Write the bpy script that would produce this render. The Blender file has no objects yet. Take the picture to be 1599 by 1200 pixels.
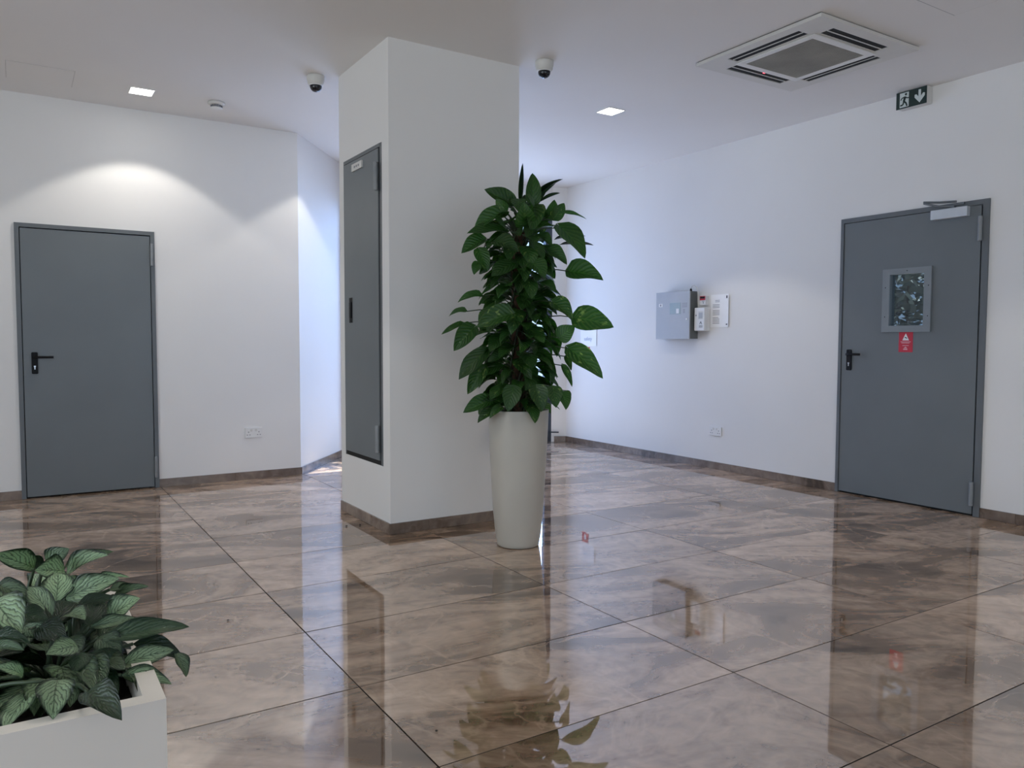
import bpy, bmesh, math, random
from mathutils import Vector, Matrix, Quaternion
random.seed(7)
SC = bpy.context.scene
COL = SC.collection
V = Vector

# ------------------------------------------------------------------ camera
F_PX, YAW, PITCH, ROLL = 1223.22, 0.563987, -0.0532582, 0.0029009
CAM = V((0, 0, 1.2))
fwd = V((math.sin(YAW) * math.cos(PITCH), math.cos(YAW) * math.cos(PITCH), math.sin(PITCH)))
rt0 = V((math.cos(YAW), -math.sin(YAW), 0))
up0 = rt0.cross(fwd)
right = rt0 * math.cos(ROLL) + up0 * math.sin(ROLL)
upv = up0 * math.cos(ROLL) - rt0 * math.sin(ROLL)
cd = bpy.data.cameras.new('camera')
cd.sensor_fit = 'HORIZONTAL'
cd.sensor_width = 36
cd.lens = F_PX / 1599 * 36
cd.clip_start = 0.05
cam = bpy.data.objects.new('camera', cd)
COL.objects.link(cam)
R = Matrix((right, upv, -fwd)).transposed().to_4x4()
cam.matrix_world = Matrix.Translation(CAM) @ R
SC.camera = cam

def ray(px, py):
    return fwd + right * ((px - 799.5) / F_PX) - upv * ((py - 600) / F_PX)
def at_depth(px, py, d):
    return CAM + ray(px, py) * d
def at_y(px, py, y):
    r = ray(px, py)
    return CAM + r * ((y - CAM.y) / r.y)

# ------------------------------------------------------------------ view, world, daylight
SC.view_settings.view_transform = 'Standard'
SC.view_settings.look = 'None'
SC.view_settings.gamma = 1
SC.view_settings.use_curve_mapping = False
SC.view_settings.exposure = 0.81
SC.cycles.max_bounces = 10
SC.cycles.diffuse_bounces = 6
SC.cycles.glossy_bounces = 4
SC.cycles.transparent_max_bounces = 12
SC.cycles.sample_clamp_indirect = 6
SC.cycles.caustics_reflective = False
SC.cycles.caustics_refractive = False

w = bpy.data.worlds.new('sky')
SC.world = w
w.use_nodes = True
w.node_tree.nodes['Background'].inputs[0].default_value = (0.52, 0.70, 1.0, 1)
w.node_tree.nodes['Background'].inputs[1].default_value = 1.0

def area(name, loc, direction, sx, sy, power, col):
    l = bpy.data.lights.new(name, 'AREA')
    l.shape = 'RECTANGLE'; l.size = sx; l.size_y = sy; l.energy = power; l.color = col
    o = bpy.data.objects.new(name, l)
    o.location = loc
    o.rotation_euler = V(direction).to_track_quat('-Z', 'Y').to_euler()
    COL.objects.link(o)
    return o
XC, YL = 2.145, 6.951                       # where the left wall turns into the slanting wall
od = (V((3.02, 8.062)) - V((XC, YL))).normalized()
on_ = V((-od.y, od.x))                      # away from the passage
FA = V((5.455, 7.735, 0)); FB = V((XC + od.x * 1.22, YL + od.y * 1.22, 0))   # ends of the glazed front behind the column
fdir = (FB - FA).normalized()
fin = V((fdir.y, -fdir.x, 0))
if fin.y > 0: fin = -fin
fmid = (FA + FB) / 2
area('daylight_far_front', fmid + V((0, 0, 1.4)) - fin * 0.12, fin, 2.4, 2.5, 33, (0.28, 0.46, 1.0))
area('added_sky_fill', (8.0, 10.4, 3.0), V((2.5, 7.3, 1.0)) - V((8.0, 10.4, 3.0)), 4.5, 3.0, 350, (0.36, 0.55, 1.0))  # added area lamp outside, aimed to brighten the slanting wall
area('daylight_rear_window', (0.6, -3.62, 1.5), (0, 1, 0), 7.0, 2.4, 17, (1.0, 0.94, 0.86))
area('daylight_left_window', (-4.62, 1.6, 1.5), (1, 0, 0), 5.0, 2.4, 74, (0.96, 0.97, 1.0))
sl = bpy.data.lights.new('sun', 'SUN')
sl.energy = 12.0; sl.angle = 0.009; sl.color = (0.95, 0.97, 1.0)
so = bpy.data.objects.new('sun', sl)
so.rotation_euler = V((-od.x + on_.x * .02, -od.y + on_.y * .02, -2.1)).to_track_quat('-Z', 'Y').to_euler()
COL.objects.link(so)

# ------------------------------------------------------------------ materials
def nodes(name):
    m = bpy.data.materials.new(name)
    m.use_nodes = True
    nt = m.node_tree
    return m, nt, nt.nodes['Principled BSDF']
def N(nt, t, **kw):
    n = nt.nodes.new(t)
    for k, v in kw.items(): setattr(n, k, v)
    return n
def plain(name, col, rough=0.5, metal=0.0, vary=0.04, scale=12.0, bump=0.0, bscale=200, spec=0.5):
    m, nt, b = nodes(name)
    tc = N(nt, 'ShaderNodeTexCoord')
    no = N(nt, 'ShaderNodeTexNoise'); no.inputs['Scale'].default_value = scale; no.inputs['Detail'].default_value = 3
    nt.links.new(tc.outputs['Object'], no.inputs['Vector'])
    r = N(nt, 'ShaderNodeValToRGB')
    r.color_ramp.elements[0].position = 0.3; r.color_ramp.elements[1].position = 0.7
    r.color_ramp.elements[0].color = (*[c * (1 - vary) for c in col], 1)
    r.color_ramp.elements[1].color = (*[min(1, c * (1 + vary)) for c in col], 1)
    nt.links.new(no.outputs['Fac'], r.inputs[0]); nt.links.new(r.outputs[0], b.inputs['Base Color'])
    b.inputs['Roughness'].default_value = rough; b.inputs['Metallic'].default_value = metal
    b.inputs['Specular IOR Level'].default_value = spec
    if bump:
        n2 = N(nt, 'ShaderNodeTexNoise'); n2.inputs['Scale'].default_value = bscale; n2.inputs['Detail'].default_value = 2
        nt.links.new(tc.outputs['Object'], n2.inputs['Vector'])
        bp = N(nt, 'ShaderNodeBump'); bp.inputs['Strength'].default_value = bump; bp.inputs['Distance'].default_value = 0.002
        nt.links.new(n2.outputs['Fac'], bp.inputs['Height']); nt.links.new(bp.outputs[0], b.inputs['Normal'])
    return m
def emit(name, col, s):
    m, nt, b = nodes(name)
    b.inputs['Base Color'].default_value = (*col, 1)
    b.inputs['Emission Color'].default_value = (*col, 1)
    b.inputs['Emission Strength'].default_value = s
    return m
M = {}
M['wall'] = plain('wall_paint', (0.80, 0.79, 0.775), 0.62, vary=0.012, scale=1.5, bump=0.12, bscale=160, spec=0.3)
M['ceil'] = plain('ceiling_paint', (0.80, 0.79, 0.78), 0.7, vary=0.01, scale=1.0, spec=0.2)
M['door'] = plain('grey_door_paint', (0.150, 0.168, 0.178), 0.38, vary=0.05, scale=2.0, bump=0.05, bscale=300)
M['frame'] = plain('grey_frame_paint', (0.128, 0.142, 0.152), 0.42, vary=0.04, scale=3)
M['vision'] = plain('vision_frame_paint', (0.225, 0.25, 0.265), 0.35, vary=0.04)
M['hinge'] = plain('hinge_steel_paint', (0.23, 0.245, 0.255), 0.35, vary=0.05)
M['gap'] = plain('dark_void', (0.012, 0.012, 0.012), 0.9)  # black painting the unlit depth of gaps and slots, also used for screws
M['black'] = plain('black_plastic', (0.006, 0.006, 0.007), 0.5, vary=0.1, spec=0.2)
M['steel'] = plain('satin_steel', (0.62, 0.63, 0.64), 0.3, 1.0)
M['alu'] = plain('silver_paint', (0.58, 0.62, 0.66), 0.4, 0.2)
M['white'] = plain('white_plastic', (0.78, 0.78, 0.77), 0.35, vary=0.01)
M['offwhite'] = plain('offwhite_plastic', (0.66, 0.65, 0.62), 0.4, vary=0.02)
M['dome'] = plain('smoked_dome', (0.008, 0.008, 0.012), 0.08, vary=0.05)
M['acgrille'] = plain('grille_grey', (0.36, 0.355, 0.32), 0.6, vary=0.15, scale=4)
M['acgrille2'] = plain('grille_shadow', (0.10, 0.10, 0.095), 0.7, vary=0.1, scale=4)
M['panel'] = plain('alarm_grey', (0.42, 0.44, 0.47), 0.42, vary=0.02)
M['cabinet'] = plain('alarm_side_shade', (0.15, 0.16, 0.16), 0.45, vary=0.04)  # darker than the front: shade of the cabinet side put into the colour
M['lcd'] = plain('lcd_grey_green', (0.30, 0.36, 0.36), 0.2)
M['label'] = plain('label_white', (0.78, 0.78, 0.78), 0.5, vary=0.01)
M['ink'] = plain('ink_grey', (0.22, 0.22, 0.25), 0.6)
M['faint'] = plain('faint_joint', (0.60, 0.59, 0.58), 0.7)
M['inkpale'] = plain('ink_pale_blue', (0.50, 0.56, 0.68), 0.6)
M['inkdark'] = plain('ink_dark', (0.03, 0.03, 0.04), 0.6)
M['red'] = plain('sign_red', (0.52, 0.025, 0.05), 0.45, vary=0.04)
M['redwhite'] = plain('sign_print_pink', (0.70, 0.38, 0.42), 0.5)
M['signgreen'] = plain('exit_dark_green', (0.012, 0.03, 0.026), 0.35, vary=0.1)
M['signwhite'] = plain('exit_white', (0.62, 0.68, 0.66), 0.45, vary=0.03)
M['paper'] = plain('paper', (0.92, 0.92, 0.92), 0.6, vary=0.02)
M['pot'] = plain('pot_grey', (0.47, 0.45, 0.40), 0.38, vary=0.03, scale=5, bump=0.05)
M['planter'] = plain('planter_white', (0.82, 0.765, 0.69), 0.45, vary=0.02, scale=3)
M['soil'] = plain('soil', (0.022, 0.014, 0.010), 0.95, vary=0.6, scale=40, bump=1.0, bscale=90)
M['coir'] = plain('coir_fibre', (0.055, 0.026, 0.014), 0.95, vary=0.6, scale=60, bump=1.0, bscale=120)
M['stem'] = plain('stem_green', (0.035, 0.06, 0.025), 0.5, vary=0.2)
M['post'] = plain('dark_aluminium', (0.05, 0.06, 0.075), 0.35, 0.3)
M['crumb'] = plain('crumb', (0.02, 0.015, 0.012), 0.9)
M['grout'] = plain('grout', (0.022, 0.017, 0.014), 1.0, spec=0.05, vary=0.2, scale=30)
M['terrace'] = plain('terrace_stone', (0.36, 0.34, 0.31), 0.85, vary=0.2, scale=3)
M['bush'] = plain('bush_leaf', (0.15, 0.175, 0.15), 0.5, vary=0.5, scale=3)
M['lamp'] = emit('lamp_diffuser', (1.0, 0.98, 0.95), 9.0)
M['led'] = emit('red_led', (1.0, 0.12, 0.16), 1.6)

def stone(name, dark, mid, light, rough, ior, bump, sx=1.0):
    """polished porcelain: cloudy brown bands with pale veins, its own patch of the pattern on every tile"""
    m, nt, b = nodes(name)
    L = nt.links.new
    tc = N(nt, 'ShaderNodeTexCoord'); oi = N(nt, 'ShaderNodeObjectInfo')
    sc = N(nt, 'ShaderNodeVectorMath', operation='SCALE'); sc.inputs['Scale'].default_value = 37.0
    cx = N(nt, 'ShaderNodeCombineXYZ')
    L(oi.outputs['Random'], cx.inputs[0]); L(oi.outputs['Random'], cx.inputs[1]); L(oi.outputs['Random'], cx.inputs[2])
    L(cx.outputs[0], sc.inputs[0])
    ro = N(nt, 'ShaderNodeVectorRotate', rotation_type='Z_AXIS'); ro.inputs['Angle'].default_value = 0.38
    L(tc.outputs['Object'], ro.inputs['Vector'])
    ad = N(nt, 'ShaderNodeVectorMath', operation='ADD'); L(ro.outputs[0], ad.inputs[0]); L(sc.outputs[0], ad.inputs[1])
    mp = N(nt, 'ShaderNodeMapping'); mp.inputs['Scale'].default_value = (0.85 * sx, 1.9 * sx, 1.0); L(ad.outputs[0], mp.inputs['Vector'])
    n1 = N(nt, 'ShaderNodeTexNoise'); n1.inputs['Scale'].default_value = 1.15; n1.inputs['Detail'].default_value = 7
    n1.inputs['Roughness'].default_value = 0.62; n1.inputs['Distortion'].default_value = 1.3; L(mp.outputs[0], n1.inputs['Vector'])
    r1 = N(nt, 'ShaderNodeValToRGB'); cr = r1.color_ramp
    cr.elements[0].position = 0.36; cr.elements[0].color = (*dark, 1)
    cr.elements[1].position = 0.66; cr.elements[1].color = (*light, 1)
    e = cr.elements.new(0.455); e.color = (*mid, 1)
    e = cr.elements.new(0.53); e.color = (*[(a + 1.2 * c) / 2.2 for a, c in zip(mid, light)], 1)
    L(n1.outputs['Fac'], r1.inputs[0])
    # fine grain
    n2 = N(nt, 'ShaderNodeTexNoise'); n2.inputs['Scale'].default_value = 11; n2.inputs['Detail'].default_value = 6; n2.inputs['Distortion'].default_value = 1.2
    L(ad.outputs[0], n2.inputs['Vector'])
    mr = N(nt, 'ShaderNodeMapRange'); mr.inputs[1].default_value = 0.3; mr.inputs[2].default_value = 0.7; mr.inputs[3].default_value = 0.80; mr.inputs[4].default_value = 1.18
    L(n2.outputs['Fac'], mr.inputs[0])
    mu = N(nt, 'ShaderNodeVectorMath', operation='SCALE'); L(r1.outputs[0], mu.inputs[0]); L(mr.outputs[0], mu.inputs['Scale'])
    # pale veins
    n3 = N(nt, 'ShaderNodeTexNoise'); n3.inputs['Scale'].default_value = 1.5; n3.inputs['Detail'].default_value = 8; n3.inputs['Distortion'].default_value = 0.6
    L(ad.outputs[0], n3.inputs['Vector'])
    s = N(nt, 'ShaderNodeMath', operation='SUBTRACT'); s.inputs[1].default_value = 0.5; L(n3.outputs['Fac'], s.inputs[0])
    a = N(nt, 'ShaderNodeMath', operation='ABSOLUTE'); L(s.outputs[0], a.inputs[0])
    r3 = N(nt, 'ShaderNodeValToRGB'); r3.color_ramp.elements[0].position = 0.0; r3.color_ramp.elements[0].color = (0.32, 0.32, 0.32, 1)
    r3.color_ramp.elements[1].position = 0.012; r3.color_ramp.elements[1].color = (0, 0, 0, 1); L(a.outputs[0], r3.inputs[0])
    mx = N(nt, 'ShaderNodeMixRGB'); L(r3.outputs[0], mx.inputs[0]); L(mu.outputs[0], mx.inputs[1])
    mx.inputs[2].default_value = (*[c * 1.25 for c in light], 1)
    # per tile tone
    m4 = N(nt, 'ShaderNodeMapRange'); m4.inputs[3].default_value = 0.86; m4.inputs[4].default_value = 1.12
    ws = N(nt, 'ShaderNodeTexWhiteNoise', noise_dimensions='1D'); L(oi.outputs['Random'], ws.inputs['W']); L(ws.outputs['Value'], m4.inputs[0])
    m5 = N(nt, 'ShaderNodeVectorMath', operation='SCALE'); L(mx.outputs[0], m5.inputs[0]); L(m4.outputs[0], m5.inputs['Scale'])
    L(m5.outputs[0], b.inputs['Base Color'])
    b.inputs['Roughness'].default_value = rough
    b.inputs['IOR'].default_value = ior
    b.inputs['Specular Tint'].default_value = (1.0, 0.965, 0.93, 1)
    if bump:
        n5 = N(nt, 'ShaderNodeTexNoise'); n5.inputs['Scale'].default_value = 3.5; n5.inputs['Detail'].default_value = 2
        L(ad.outputs[0], n5.inputs['Vector'])
        bp = N(nt, 'ShaderNodeBump'); bp.inputs['Strength'].default_value = 1.0; bp.inputs['Distance'].default_value = bump
        L(n5.outputs['Fac'], bp.inputs['Height']); L(bp.outputs[0], b.inputs['Normal'])
    return m
M['tile'] = stone('polished_brown_porcelain', (0.090, 0.055, 0.034), (0.275, 0.182, 0.122), (0.52, 0.38, 0.28), 0.02, 3.9, 0.0003)
M['skirt'] = stone('skirting_porcelain', (0.085, 0.06, 0.045), (0.17, 0.125, 0.098), (0.25, 0.195, 0.16), 0.2, 1.5, 0)

def glass(name, tint, ior=1.5, wob=0.0):
    m = bpy.data.materials.new(name); m.use_nodes = True
    nt = m.node_tree; nt.nodes.clear()
    o = N(nt, 'ShaderNodeOutputMaterial'); mix = N(nt, 'ShaderNodeMixShader')
    t = N(nt, 'ShaderNodeBsdfTransparent'); t.inputs[0].default_value = (*tint, 1)
    g = N(nt, 'ShaderNodeBsdfGlossy'); g.inputs['Roughness'].default_value = 0.02
    lw = N(nt, 'ShaderNodeLayerWeight'); lw.inputs['Blend'].default_value = 0.5
    pw = N(nt, 'ShaderNodeMath', operation='POWER'); pw.inputs[1].default_value = 5.0; nt.links.new(lw.outputs['Facing'], pw.inputs[0])
    f = N(nt, 'ShaderNodeMath', operation='MULTIPLY_ADD'); f.inputs[1].default_value = 0.9; f.inputs[2].default_value = 0.045
    nt.links.new(pw.outputs[0], f.inputs[0])
    nt.links.new(f.outputs[0], mix.inputs[0]); nt.links.new(t.outputs[0], mix.inputs[1]); nt.links.new(g.outputs[0], mix.inputs[2])
    nt.links.new(mix.outputs[0], o.inputs['Surface'])
    return m
M['glass'] = glass('clear_glass', (0.93, 0.96, 0.96))
M['doorglass'] = glass('grey_glass', (0.38, 0.42, 0.43))

def leaf_mat(name, base, pale, vein, kind):
    m, nt, b = nodes(name)
    L = nt.links.new
    uv = N(nt, 'ShaderNodeUVMap'); sep = N(nt, 'ShaderNodeSeparateXYZ'); L(uv.outputs[0], sep.inputs[0])
    oi = N(nt, 'ShaderNodeObjectInfo')
    def mth(op, a, bb=None, c=None):
        n = N(nt, 'ShaderNodeMath', operation=op)
        for i, x in enumerate((a, bb, c)):
            if x is None: continue
            if isinstance(x, (int, float)): n.inputs[i].default_value = x
            else: L(x, n.inputs[i])
        return n.outputs[0]
    u = mth('ABSOLUTE', mth('SUBTRACT', sep.outputs[0], 0.5))     # 0 at midrib .. .5 at edge
    vec = N(nt, 'ShaderNodeVectorMath', operation='ADD')
    cx = N(nt, 'ShaderNodeCombineXYZ'); L(mth('MULTIPLY', oi.outputs['Random'], 41.0), cx.inputs[0]); L(mth('MULTIPLY', oi.outputs['Random'], 23.0), cx.inputs[1])
    L(uv.outputs[0], vec.inputs[0]); L(cx.outputs[0], vec.inputs[1])
    no = N(nt, 'ShaderNodeTexNoise'); no.inputs['Scale'].default_value = 5.0; no.inputs['Detail'].default_value = 4; L(vec.outputs[0], no.inputs['Vector'])
    ph = mth('SUBTRACT', mth('MULTIPLY', sep.outputs[1], 46.0), mth('MULTIPLY', u, 34.0 if kind != 'silver' else 52.0))
    lat = mth('SINE', mth('ADD', ph, mth('MULTIPLY', no.outputs['Fac'], 5.0 if kind != 'silver' else 15.0)))
    mix = N(nt, 'ShaderNodeMixRGB'); mix.inputs[1].default_value = (*base, 1); mix.inputs[2].default_value = (*pale, 1)
    if kind == 'silver':
        # silver field between feathery dark side veins, dark margin and midrib
        edge = N(nt, 'ShaderNodeMapRange'); edge.inputs[1].default_value = 0.30; edge.inputs[2].default_value = 0.46; edge.inputs[3].default_value = 1; edge.inputs[4].default_value = 0
        L(mth('ADD', u, mth('MULTIPLY', mth('SUBTRACT', no.outputs['Fac'], 0.5), 0.3)), edge.inputs[0])
        band = N(nt, 'ShaderNodeMapRange'); band.inputs[1].default_value = -1.0; band.inputs[2].default_value = -0.35; band.inputs[3].default_value = 0.25; band.inputs[4].default_value = 1
        L(lat, band.inputs[0])
        amt = N(nt, 'ShaderNodeMapRange'); amt.inputs[1].default_value = 0.25; amt.inputs[2].default_value = 0.85; amt.inputs[3].default_value = 0.03; amt.inputs[4].default_value = 1.0; L(oi.outputs['Random'], amt.inputs[0])
        L(mth('MULTIPLY', mth('MULTIPLY', edge.outputs[0], band.outputs[0]), amt.outputs[0]), mix.inputs[0])
    else:
        sel = N(nt, 'ShaderNodeMapRange'); sel.inputs[1].default_value = 0.60; sel.inputs[2].default_value = 0.68; L(no.outputs['Fac'], sel.inputs[0])
        gate = N(nt, 'ShaderNodeMapRange'); gate.inputs[1].default_value = 0.55; gate.inputs[2].default_value = 0.9; gate.inputs[4].default_value = 0.75; L(oi.outputs['Random'], gate.inputs[0])
        fine = mth('MULTIPLY', mth('MAXIMUM', lat, 0.0), 0.10)
        L(mth('ADD', mth('MULTIPLY', sel.outputs[0], gate.outputs[0]), fine), mix.inputs[0])
    rib = N(nt, 'ShaderNodeMapRange'); rib.inputs[1].default_value = 0.008; rib.inputs[2].default_value = 0.03; rib.inputs[3].default_value = 0.7; rib.inputs[4].default_value = 0
    L(u, rib.inputs[0])
    mx2 = N(nt, 'ShaderNodeMixRGB'); L(rib.outputs[0], mx2.inputs[0]); L(mix.outputs[0], mx2.inputs[1]); mx2.inputs[2].default_value = (*vein, 1)
    tone = N(nt, 'ShaderNodeMapRange'); tone.inputs[3].default_value = 0.7; tone.inputs[4].default_value = 1.35
    wn = N(nt, 'ShaderNodeTexWhiteNoise', noise_dimensions='1D'); L(oi.outputs['Random'], wn.inputs['W']); L(wn.outputs['Value'], tone.inputs[0])
    sc = N(nt, 'ShaderNodeVectorMath', operation='SCALE'); L(mx2.outputs[0], sc.inputs[0]); L(tone.outputs[0], sc.inputs['Scale'])
    L(sc.outputs[0], b.inputs['Base Color'])
    b.inputs['Roughness'].default_value = 0.36
    b.inputs['Specular IOR Level'].default_value = 0.4
    bp = N(nt, 'ShaderNodeBump'); bp.inputs['Strength'].default_value = 0.35; bp.inputs['Distance'].default_value = 0.003
    L(lat, bp.inputs['Height']); L(bp.outputs[0], b.inputs['Normal'])
    tr = N(nt, 'ShaderNodeBsdfTranslucent'); ts = N(nt, 'ShaderNodeVectorMath', operation='MULTIPLY'); L(sc.outputs[0], ts.inputs[0]); ts.inputs[1].default_value = (1.3, 1.9, 0.6)
    L(ts.outputs[0], tr.inputs[0])
    ms = N(nt, 'ShaderNodeMixShader'); ms.inputs[0].default_value = 0.28 if kind != 'silver' else 0.07
    L(b.outputs[0], ms.inputs[1]); L(tr.outputs[0], ms.inputs[2])
    L(ms.outputs[0], nt.nodes['Material Output'].inputs['Surface'])
    return m
M['pothos'] = leaf_mat('climber_leaf', (0.016, 0.062, 0.011), (0.24, 0.32, 0.10), (0.045, 0.12, 0.022), 'green')
M['aglao'] = leaf_mat('silver_leaf', (0.007, 0.022, 0.008), (0.30, 0.42, 0.25), (0.025, 0.06, 0.025), 'silver')
M['spiky'] = leaf_mat('spiky_leaf', (0.014, 0.030, 0.016), (0.10, 0.14, 0.06), (0.02, 0.05, 0.02), 'green')

# ------------------------------------------------------------------ mesh helpers
def B(): return bmesh.new()
def box(bm, x0, x1, y0, y1, z0, z1, bev=0.0, seg=2):
    vs = [bm.verts.new((x, y, z)) for x in (x0, x1) for y in (y0, y1) for z in (z0, z1)]
    fs = [(0, 1, 3, 2), (4, 6, 7, 5), (0, 4, 5, 1), (2, 3, 7, 6), (0, 2, 6, 4), (1, 5, 7, 3)]
    fl = [bm.faces.new([vs[i] for i in f]) for f in fs]
    if bev:
        es = list({e for f in fl for e in f.edges})
        bmesh.ops.bevel(bm, geom=es, offset=bev, segments=seg, affect='EDGES', profile=0.5)
    return vs
def prism(bm, poly, z0, z1):
    a = sum(poly[i][0] * poly[(i + 1) % len(poly)][1] - poly[(i + 1) % len(poly)][0] * poly[i][1] for i in range(len(poly)))
    if a < 0: poly = poly[::-1]
    lo = [bm.verts.new((x, y, z0)) for x, y in poly]
    hi = [bm.verts.new((x, y, z1)) for x, y in poly]
    bm.faces.new(lo[::-1]); bm.faces.new(hi)
    for i in range(len(poly)):
        j = (i + 1) % len(poly)
        bm.faces.new((lo[i], lo[j], hi[j], hi[i]))
def lathe(bm, c, prof, seg=32, axis=V((0, 0, 1))):
    """profile of (radius, height) along axis from c"""
    q = V((0, 0, 1)).rotation_difference(axis)
    rings = []
    for r, h in prof:
        if r <= 1e-6:
            rings.append([bm.verts.new(V(c) + q @ V((0, 0, h)))])
        else:
            rings.append([bm.verts.new(V(c) + q @ V((r * math.cos(2 * math.pi * i / seg), r * math.sin(2 * math.pi * i / seg), h))) for i in range(seg)])
    for a, b in zip(rings, rings[1:]):
        for i in range(seg):
            j = (i + 1) % seg
            if len(a) == 1 and len(b) == 1: continue
            if len(a) == 1: bm.faces.new((a[0], b[j], b[i]))
            elif len(b) == 1: bm.faces.new((a[i], a[j], b[0]))
            else: bm.faces.new((a[i], a[j], b[j], b[i]))
def tube(bm, pts, r0, r1=None, seg=8):
    r1 = r0 if r1 is None else r1
    pts = [V(p) for p in pts]
    rings = []
    for k, p in enumerate(pts):
        t = (pts[min(k + 1, len(pts) - 1)] - pts[max(k - 1, 0)]).normalized()
        a = t.cross(V((0.31, 0.17, 0.93)))
        if a.length < 1e-3: a = t.cross(V((1, 0, 0)))
        a.normalize(); b = t.cross(a)
        r = r0 + (r1 - r0) * k / (len(pts) - 1)
        rings.append([bm.verts.new(p + a * r * math.cos(2 * math.pi * i / seg) + b * r * math.sin(2 * math.pi * i / seg)) for i in range(seg)])
    for a, b in zip(rings, rings[1:]):
        for i in range(seg):
            j = (i + 1) % seg
            bm.faces.new((a[i], a[j], b[j], b[i]))
    bm.faces.new(rings[0][::-1]); bm.faces.new(rings[-1])
def quad_bar(bm, p, q, w, n, th):
    """flat bar from p to q of width w, lying on a face with normal n, th proud"""
    p, q, n = V(p), V(q), V(n).normalized()
    s = (q - p).normalized().cross(n) * w / 2
    lo = [bm.verts.new(x) for x in (p - s, p + s, q + s, q - s)]
    hi = [bm.verts.new(x.co + n * th) for x in lo]
    bm.faces.new(lo[::-1]); bm.faces.new(hi)
    for i in range(4):
        j = (i + 1) % 4
        bm.faces.new((lo[i], lo[j], hi[j], hi[i]))
def plate(bm, pts, n, th):
    n = V(n).normalized()
    lo = [bm.verts.new(p) for p in pts]
    hi = [bm.verts.new(V(p) + n * th) for p in pts]
    bm.faces.new(lo[::-1]); bm.faces.new(hi)
    for i in range(len(pts)):
        j = (i + 1) % len(pts)
        bm.faces.new((lo[i], lo[j], hi[j], hi[i]))

WL = {}
def empty(name, loc, label, cat, group=None, kind=None):
    o = bpy.data.objects.new(name, None)
    o.location = loc; o.empty_display_size = 0.1
    COL.objects.link(o); WL[o] = V(loc)
    tag(o, label, cat, group, kind)
    return o
def tag(o, label=None, cat=None, group=None, kind=None):
    if label: o['label'] = label
    if cat: o['category'] = cat
    if group: o['group'] = group
    if kind: o['kind'] = kind
    return o
def obj(name, bm, mat, parent=None, smooth=False, origin=None, **tags):
    bmesh.ops.recalc_face_normals(bm, faces=bm.faces)
    if origin is None:
        xs = [v.co for v in bm.verts]
        lo = V((min(c.x for c in xs), min(c.y for c in xs), min(c.z for c in xs)))
        hi = V((max(c.x for c in xs), max(c.y for c in xs), max(c.z for c in xs)))
        origin = V(((lo.x + hi.x) / 2, (lo.y + hi.y) / 2, lo.z))
    origin = V(origin)
    for v in bm.verts: v.co -= origin
    me = bpy.data.meshes.new(name)
    bm.to_mesh(me); bm.free()
    me.materials.append(M[mat] if isinstance(mat, str) else mat)
    if smooth:
        for p in me.polygons: p.use_smooth = True
    o = bpy.data.objects.new(name, me)
    COL.objects.link(o)
    WL[o] = origin
    if parent:
        o.parent = parent; o.location = origin - WL[parent]
    else:
        o.location = origin
    tag(o, **{k: v for k, v in tags.items()})
    return o
def bx(*a, **k):
    b = B(); box(b, *a, **k); return b

# ------------------------------------------------------------------ room shell
XR, H = 5.596, 3.039
S = dict(kind='structure')
D1 = (0.011, 0.963, 2.078)                  # left door x0,x1,top
D2 = (2.800, 3.922, 2.18)                   # right door y0,y1,top
HT = H + 0.15

floor = obj('floor', bx(-4.5, 5.78, -3.5, 8.15, -0.12, -0.0022), 'grout', label='polished brown stone tile floor of the lobby', **S)
ox, oy, ta, tb = 0.97944, 1.92956, 1.2005, 0.60606
b = B(); box(b, -ta / 2 + .0024, ta / 2 - .0024, -tb / 2 + .0024, tb / 2 - .0024, -0.0016, 0.0, bev=0.0005, seg=1)
bmesh.ops.recalc_face_normals(b, faces=b.faces)
tile_me = bpy.data.meshes.new('tile'); b.to_mesh(tile_me); b.free(); tile_me.materials.append(M['tile'])
rt = random.Random(3)
for i in range(-5, 7):
    for j in range(-9, 19):
        x, y = ox + (i + .5) * ta, oy + (j + .5) * tb
        q = V((x - XC, y - YL))
        inroom = -5.0 < x < 6.1 and -3.7 < y < 7.3
        inpass = x < 5.6 and y < 7.95 and x > 1.2
        if not (inroom or inpass): continue
        t = bpy.data.objects.new('tile', tile_me)
        t.rotation_euler = (rt.uniform(-1, 1) * 0.0011, rt.uniform(-1, 1) * 0.0007, math.pi * rt.randint(0, 1))
        t.parent = floor; t.location = V((x, y, -0.0004)) - WL[floor]
        COL.objects.link(t)

b = B()
prism(b, [(-4.5, -3.5), (5.6, -3.5), (5.6, 7.63), tuple((FA - fin * .04).xy), tuple((FB - fin * .04).xy), (XC, YL), (-4.5, YL)], H, HT)
obj('ceiling', b, 'ceil', label='plain white painted ceiling', **S)

b = B()
prism(b, [(-4.5, YL), (D1[0], YL), (D1[0], YL + .16), (-4.5, YL + .16)], 0, HT)
prism(b, [(D1[1], YL), (XC, YL), (XC - .10, YL + .16), (D1[1], YL + .16)], 0, HT)
prism(b, [(D1[0], YL), (D1[1], YL), (D1[1], YL + .16), (D1[0], YL + .16)], D1[2], HT)
obj('wall_left', b, 'wall', label='white wall with the grey door and socket on the left', **S)
b = B()
e = V((XC, YL)) + od * 1.30
prism(b, [(XC, YL), tuple(e), tuple(e + on_ * .16), tuple(V((XC, YL)) + on_ * .16)], 0, HT)
obj('wall_far', b, 'wall', label='bright slanting white wall behind the column', **S)
b = B()
WY = (-3.5, 7.63)
for y0, y1, z0, z1 in ((WY[0], D2[0], 0, HT), (D2[1], WY[1], 0, HT), (D2[0], D2[1], D2[2], HT)):
    box(b, XR, XR + .18, y0, y1, z0, z1)
obj('wall_right', b, 'wall', label='long white wall on the right holding the alarm panel and glazed door', **S)
b = B()
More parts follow.
